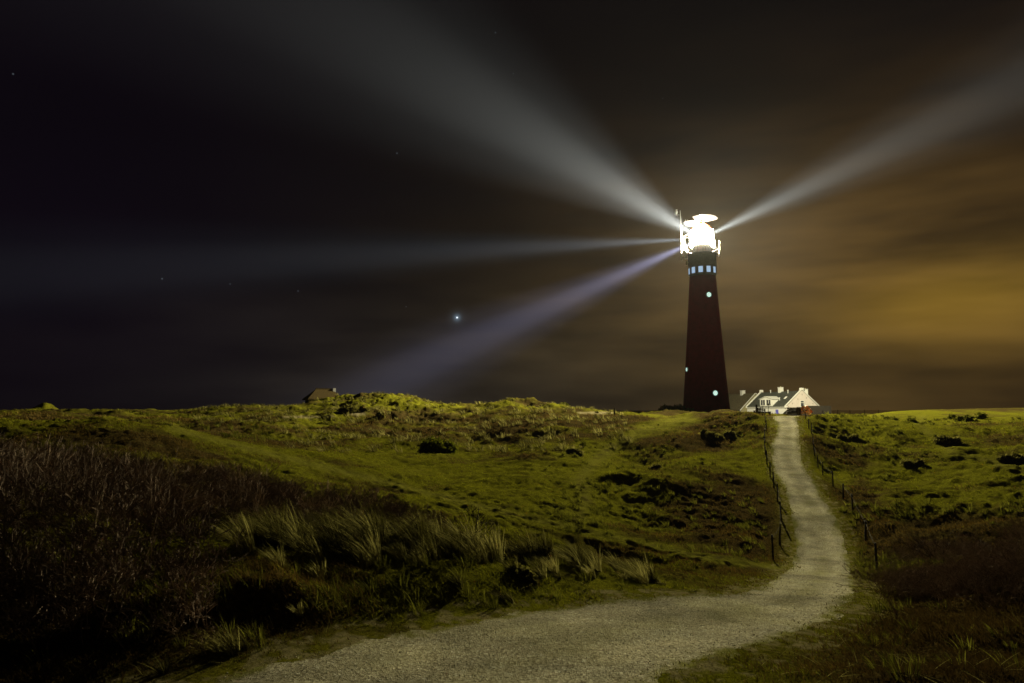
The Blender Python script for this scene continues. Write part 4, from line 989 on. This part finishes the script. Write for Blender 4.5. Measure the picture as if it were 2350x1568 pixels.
# ------------------------------------------------------------------ fences
def post_mesh(h, r_, seed):
    rd = random.Random(seed); lx, ly = rd.gauss(0, .035), rd.gauss(0, .035)
    return [(0, 0, -.25), (lx*.5, ly*.5, h*.5), (lx, ly, h)], [r_*1.05, r_, r_*.9]
def fence(name, label, posts, h, rad_, wires=(.88,), wr=.004, mat=M['wood']):
    """posts: (picture x, picture y of the foot, distance)"""
    pp = []
    for px, py, D in posts:
        q = P(px, py, D); pp.append(Vector((q.x, q.y, gz(q.x, q.y))))
    root = empty(name, pp[0], 0, label, 'fence')
    tops = []
    for i, q in enumerate(pp):
        hh = h*random.uniform(.9, 1.08); pts_, rr = post_mesh(hh, rad_*random.uniform(.85, 1.15), i*13+7)
        G().tube([Vector(a)+(q-pp[0]) for a in pts_], rr, 8).build('post', mat, root)
        tops.append((q-pp[0], hh, Vector(pts_[-1])))
    g = G()
    for i in range(len(tops)-1):
        a, ha, la = tops[i]; b, hb_, lb = tops[i+1]
        for w_ in wires:
            p0_ = a+Vector((la.x*w_, la.y*w_, ha*w_)); p1_ = b+Vector((lb.x*w_, lb.y*w_, hb_*w_)); mid = (p0_+p1_)/2 - Vector((0, 0, .06*random.random()+.02))
            g.tube([p0_, mid, p1_], wr, 4, False)
    g.build('wire', M['wood'], root)
    return root
fence('wire_fence', 'post and wire fence along the left side of the gravel path',
      [(1775, 1297, 25.5), (1789, 1243, 30.5), (1793, 1190, 35), (1784, 1146, 39.5), (1776, 1112, 43.2), (1767, 1090, 46.2), (1760, 1062, 50), (1757, 1040, 53), (1755, 1010, 58), (1758, 985, 63), (1756, 968, 68), (1750, 955, 73)], 1.0, .045)
fence('wire_fence', 'post and wire fence along the right side of the gravel path',
      [(2013, 1312, 23.5), (1985, 1220, 31), (1958, 1175, 36), (1935, 1142, 40), (1912, 1114, 43.5), (1888, 1088, 47), (1877, 1066, 50), (1870, 1044, 53), (1866, 1022, 56.5), (1862, 998, 61), (1856, 980, 65.5), (1849, 966, 70)], .95, .045)
fence('field_fence', 'thin fence with widely spaced posts along the skyline at the right',
      [(1888, 944, 118), (1922, 944, 118), (1951, 944, 118), (1984, 944, 119), (2016, 944, 119), (2054, 944, 120), (2102, 944, 121), (2140, 943, 122), (2178, 943, 123), (2215, 943, 124), (2257, 943, 125), (2300, 943, 126)], 1.0, .05, (.9,), .006)
q = P(1410, 958, 92); g = G(); g.tube([(0, 0, -.3), (.01, 0, .4), (0, 0, .95)], [.11, .11, .10], 8); o = g.build('single_post', M['wood']); o.location = (q.x, q.y, gz(q.x, q.y)); tag(o, 'short single dark post on the skyline left of the lighthouse', 'post')

# gate where the path crests
def gw(x, y, D): # enlarged farmhouse view -> world
    return P((1760+x/7.833)*.94, (920+y/7.833)*.94, D)
D_G = 82
def upright(name, x, y0, y1, r_, label, D=D_G, tilt=0, group=None, cat='post'):
    a = gw(x, y0, D); b = gw(x+tilt, y1, D); base = Vector((a.x, a.y, a.z))
    g = G(); g.tube([(0, 0, -.6), (b-a)*.5, b-a], [r_, r_, r_*.9], 8); g.box((b-a)+Vector((0, 0, .03)), (r_*2.1, r_*2.1, .06))
    o = g.build(name, M['wood']); o.location = base; return tag(o, label, cat, group)
lg = empty('picket_gate', gw(760, 710, D_G), 0, 'dark open gate of upright pickets at the left of the path crest', 'gate')
o0 = gw(760, 710, D_G)
g = G(); g.tube([gw(680, 700, D_G)-o0-Vector((0, 0, .3)), gw(680, 535, D_G)-o0], [.13, .11], 8); g.build('gate_post', M['wood'], lg)
for i, (x, yt, yb) in enumerate(((708, 590, 690), (736, 588, 694), (765, 583, 698), (801, 602, 708), (840, 612, 722))):
    g = G(); a = gw(x, yb, D_G+.2*i)-o0; b = gw(x, yt, D_G+.2*i)-o0; g.box((a+b)/2-Vector((0, 0, .1)), (.13, .05, (b-a).length+.2)); g.build('picket', M['wood'], lg)
for f_ in (.35, .78):
    g = G(); g.tube([gw(690, 590+100*f_, D_G)-o0, gw(765, 590+105*f_, D_G)-o0, gw(848, 615+95*f_, D_G+.9)-o0], .05, 5)
    g.build('rail', M['wood'], lg)
upright('gate_post', 1512, 790, 590, .19, 'thick leaning dark gate post right of the path crest', tilt=-18)
upright('short_post', 640, 690, 655, .10, 'short dark stump left of the picket gate')
upright('short_post', 935, 760, 675, .12, 'short dark post at the left edge of the path crest', D=80)
ag = empty('arched_gate', gw(1330, 745, 88), 0, 'dark slatted gate with an arched top rail in front of the farmhouse porch', 'gate')
o0 = gw(1330, 745, 88)
arc = [(1190, 722), (1215, 690), (1260, 650), (1320, 620), (1390, 607), (1450, 605)]
g = G(); g.tube([gw(x, y, 88)-o0 for x, y in arc], .10, 6); g.build('top_rail', M['gate_wood'], ag)
g = G(); g.tube([gw(1190, 728, 88)-o0, gw(1330, 700, 88)-o0, gw(1480, 690, 88)-o0], .09, 6); g.build('bottom_rail', M['gate_wood'], ag)
g = G(); g.tube([gw(1210, 700, 88)-o0, gw(1330, 662, 88)-o0, gw(1470, 645, 88)-o0], .06, 6); g.build('middle_rail', M['wood'], ag)
for i in range(11):
    x = 1222+i*24; yt = np.interp(x, [a[0] for a in arc], [a[1] for a in arc]); yb = np.interp(x, [1190, 1330, 1480], [728, 700, 690])
    g = G(); a = gw(x, yb, 88)-o0; b = gw(x, max(yt, np.interp(x, [1210, 1330, 1470], [700, 662, 645])), 88)-o0; g.box((a+b)/2, (.10, .05, abs((b-a).z)+.05)); g.build('slat', M['wood'], ag)
g = G(); g.tube([gw(1470, 745, 88)-o0-Vector((0, 0, .4)), gw(1462, 590, 88)-o0], .13, 8); g.build('gate_post', M['wood'], ag)
# thin pole
a = gw(908, 720, 86); g = G(); g.tube([(0, 0, -.5), gw(905, 520, 86)-a], .03, 6); pl = g.build('sign_pole', M['wood']); pl.location = a; tag(pl, 'thin pole with a small plate in front of the farmhouse dormer', 'pole')
G().box(gw(905, 530, 86)-a, (.26, .03, .2)).build('sign_plate', M['dark_iron'], pl)
# stack of orange tubes
base = gw(1610, 690, 96)
lab = ['upper orange tube of the stack beside the stone wall', 'lower right orange tube of the stack beside the stone wall', 'lower left orange tube of the stack beside the stone wall']
for (x, y, r_), lb in zip(((1582, 612, .34), (1632, 672, .32), (1540, 672, .30)), lab):
    c = gw(x, y, 94); t = empty('orange_tube', c, R(-28), lb, 'tube', 'orange tubes stacked by the stone wall')
    vs, fs = [], []; n_ = 20
    for rr, yy in ((r_*.55, 1.5), (r_, 1.5), (r_, 0), (r_*.55, 0)):
        for k in range(n_): vs.append((rr*math.cos(2*math.pi*k/n_), yy, rr*math.sin(2*math.pi*k/n_)))
    for i in range(4):
        for k in range(n_): fs.append((i*n_+k, i*n_+(k+1) % n_, ((i+1) % 4)*n_+(k+1) % n_, ((i+1) % 4)*n_+k))
    G().add(vs, fs).build('tube_body', M['orange'], t)
    g = G(); vs2 = []; fs2 = []
    for rr, yy in ((r_*.55, -.05), (r_*1.02, -.05), (r_*1.02, .03), (r_*.55, .03)):
        for k in range(n_): vs2.append((rr*math.cos(2*math.pi*k/n_), yy, rr*math.sin(2*math.pi*k/n_)))
    g.add(vs2, fs).build('rim', M['pale_orange'], t)
c = gw(1660, 640, 97); t = empty('orange_buoy', c, R(0), 'tall orange rounded buoy leaning behind the stack of tubes', 'buoy')
g = G(); g.tube([(-.35, 0, .55), (-.2, 0, .45), (0, 0, .05), (.22, 0, -.45), (.28, 0, -.6)], [.12, .32, .36, .3, .12], 16); g.build('buoy_body', M['pale_orange'], t, smooth=True)
c = gw(1715, 660, 96); g = G(); g.tube([(0, 0, .35), (.1, 0, 0), (.16, 0, -.2)], [.05, .12, .2], 10); o = g.build('marker_cone', M['orange']); o.location = c; tag(o, 'small orange cone at the right end of the tube stack', 'cone')

# ------------------------------------------------------------------ haze in the air
mh, n_, l_ = mat_new('haze'); n_.remove(n_['Principled BSDF'])
pv = n_.new('ShaderNodeVolumePrincipled'); pv.inputs['Color'].default_value = (.95, .97, 1, 1); pv.inputs['Density'].default_value = 1.2e-5
pv.inputs['Anisotropy'].default_value = 0.55; l_.new(pv.outputs[0], n_['Material Output'].inputs['Volume'])
try: mh.cycles.volume_sampling = 'EQUIANGULAR'
except Exception: pass
try: mh.cycles.homogeneous_volume = True
except Exception: pass
hz = G().box((0, 0, 26), (18400, 18400, 78)).build('haze', mh); tag(hz, 'thin night haze that shows the lighthouse beams', kind='stuff')
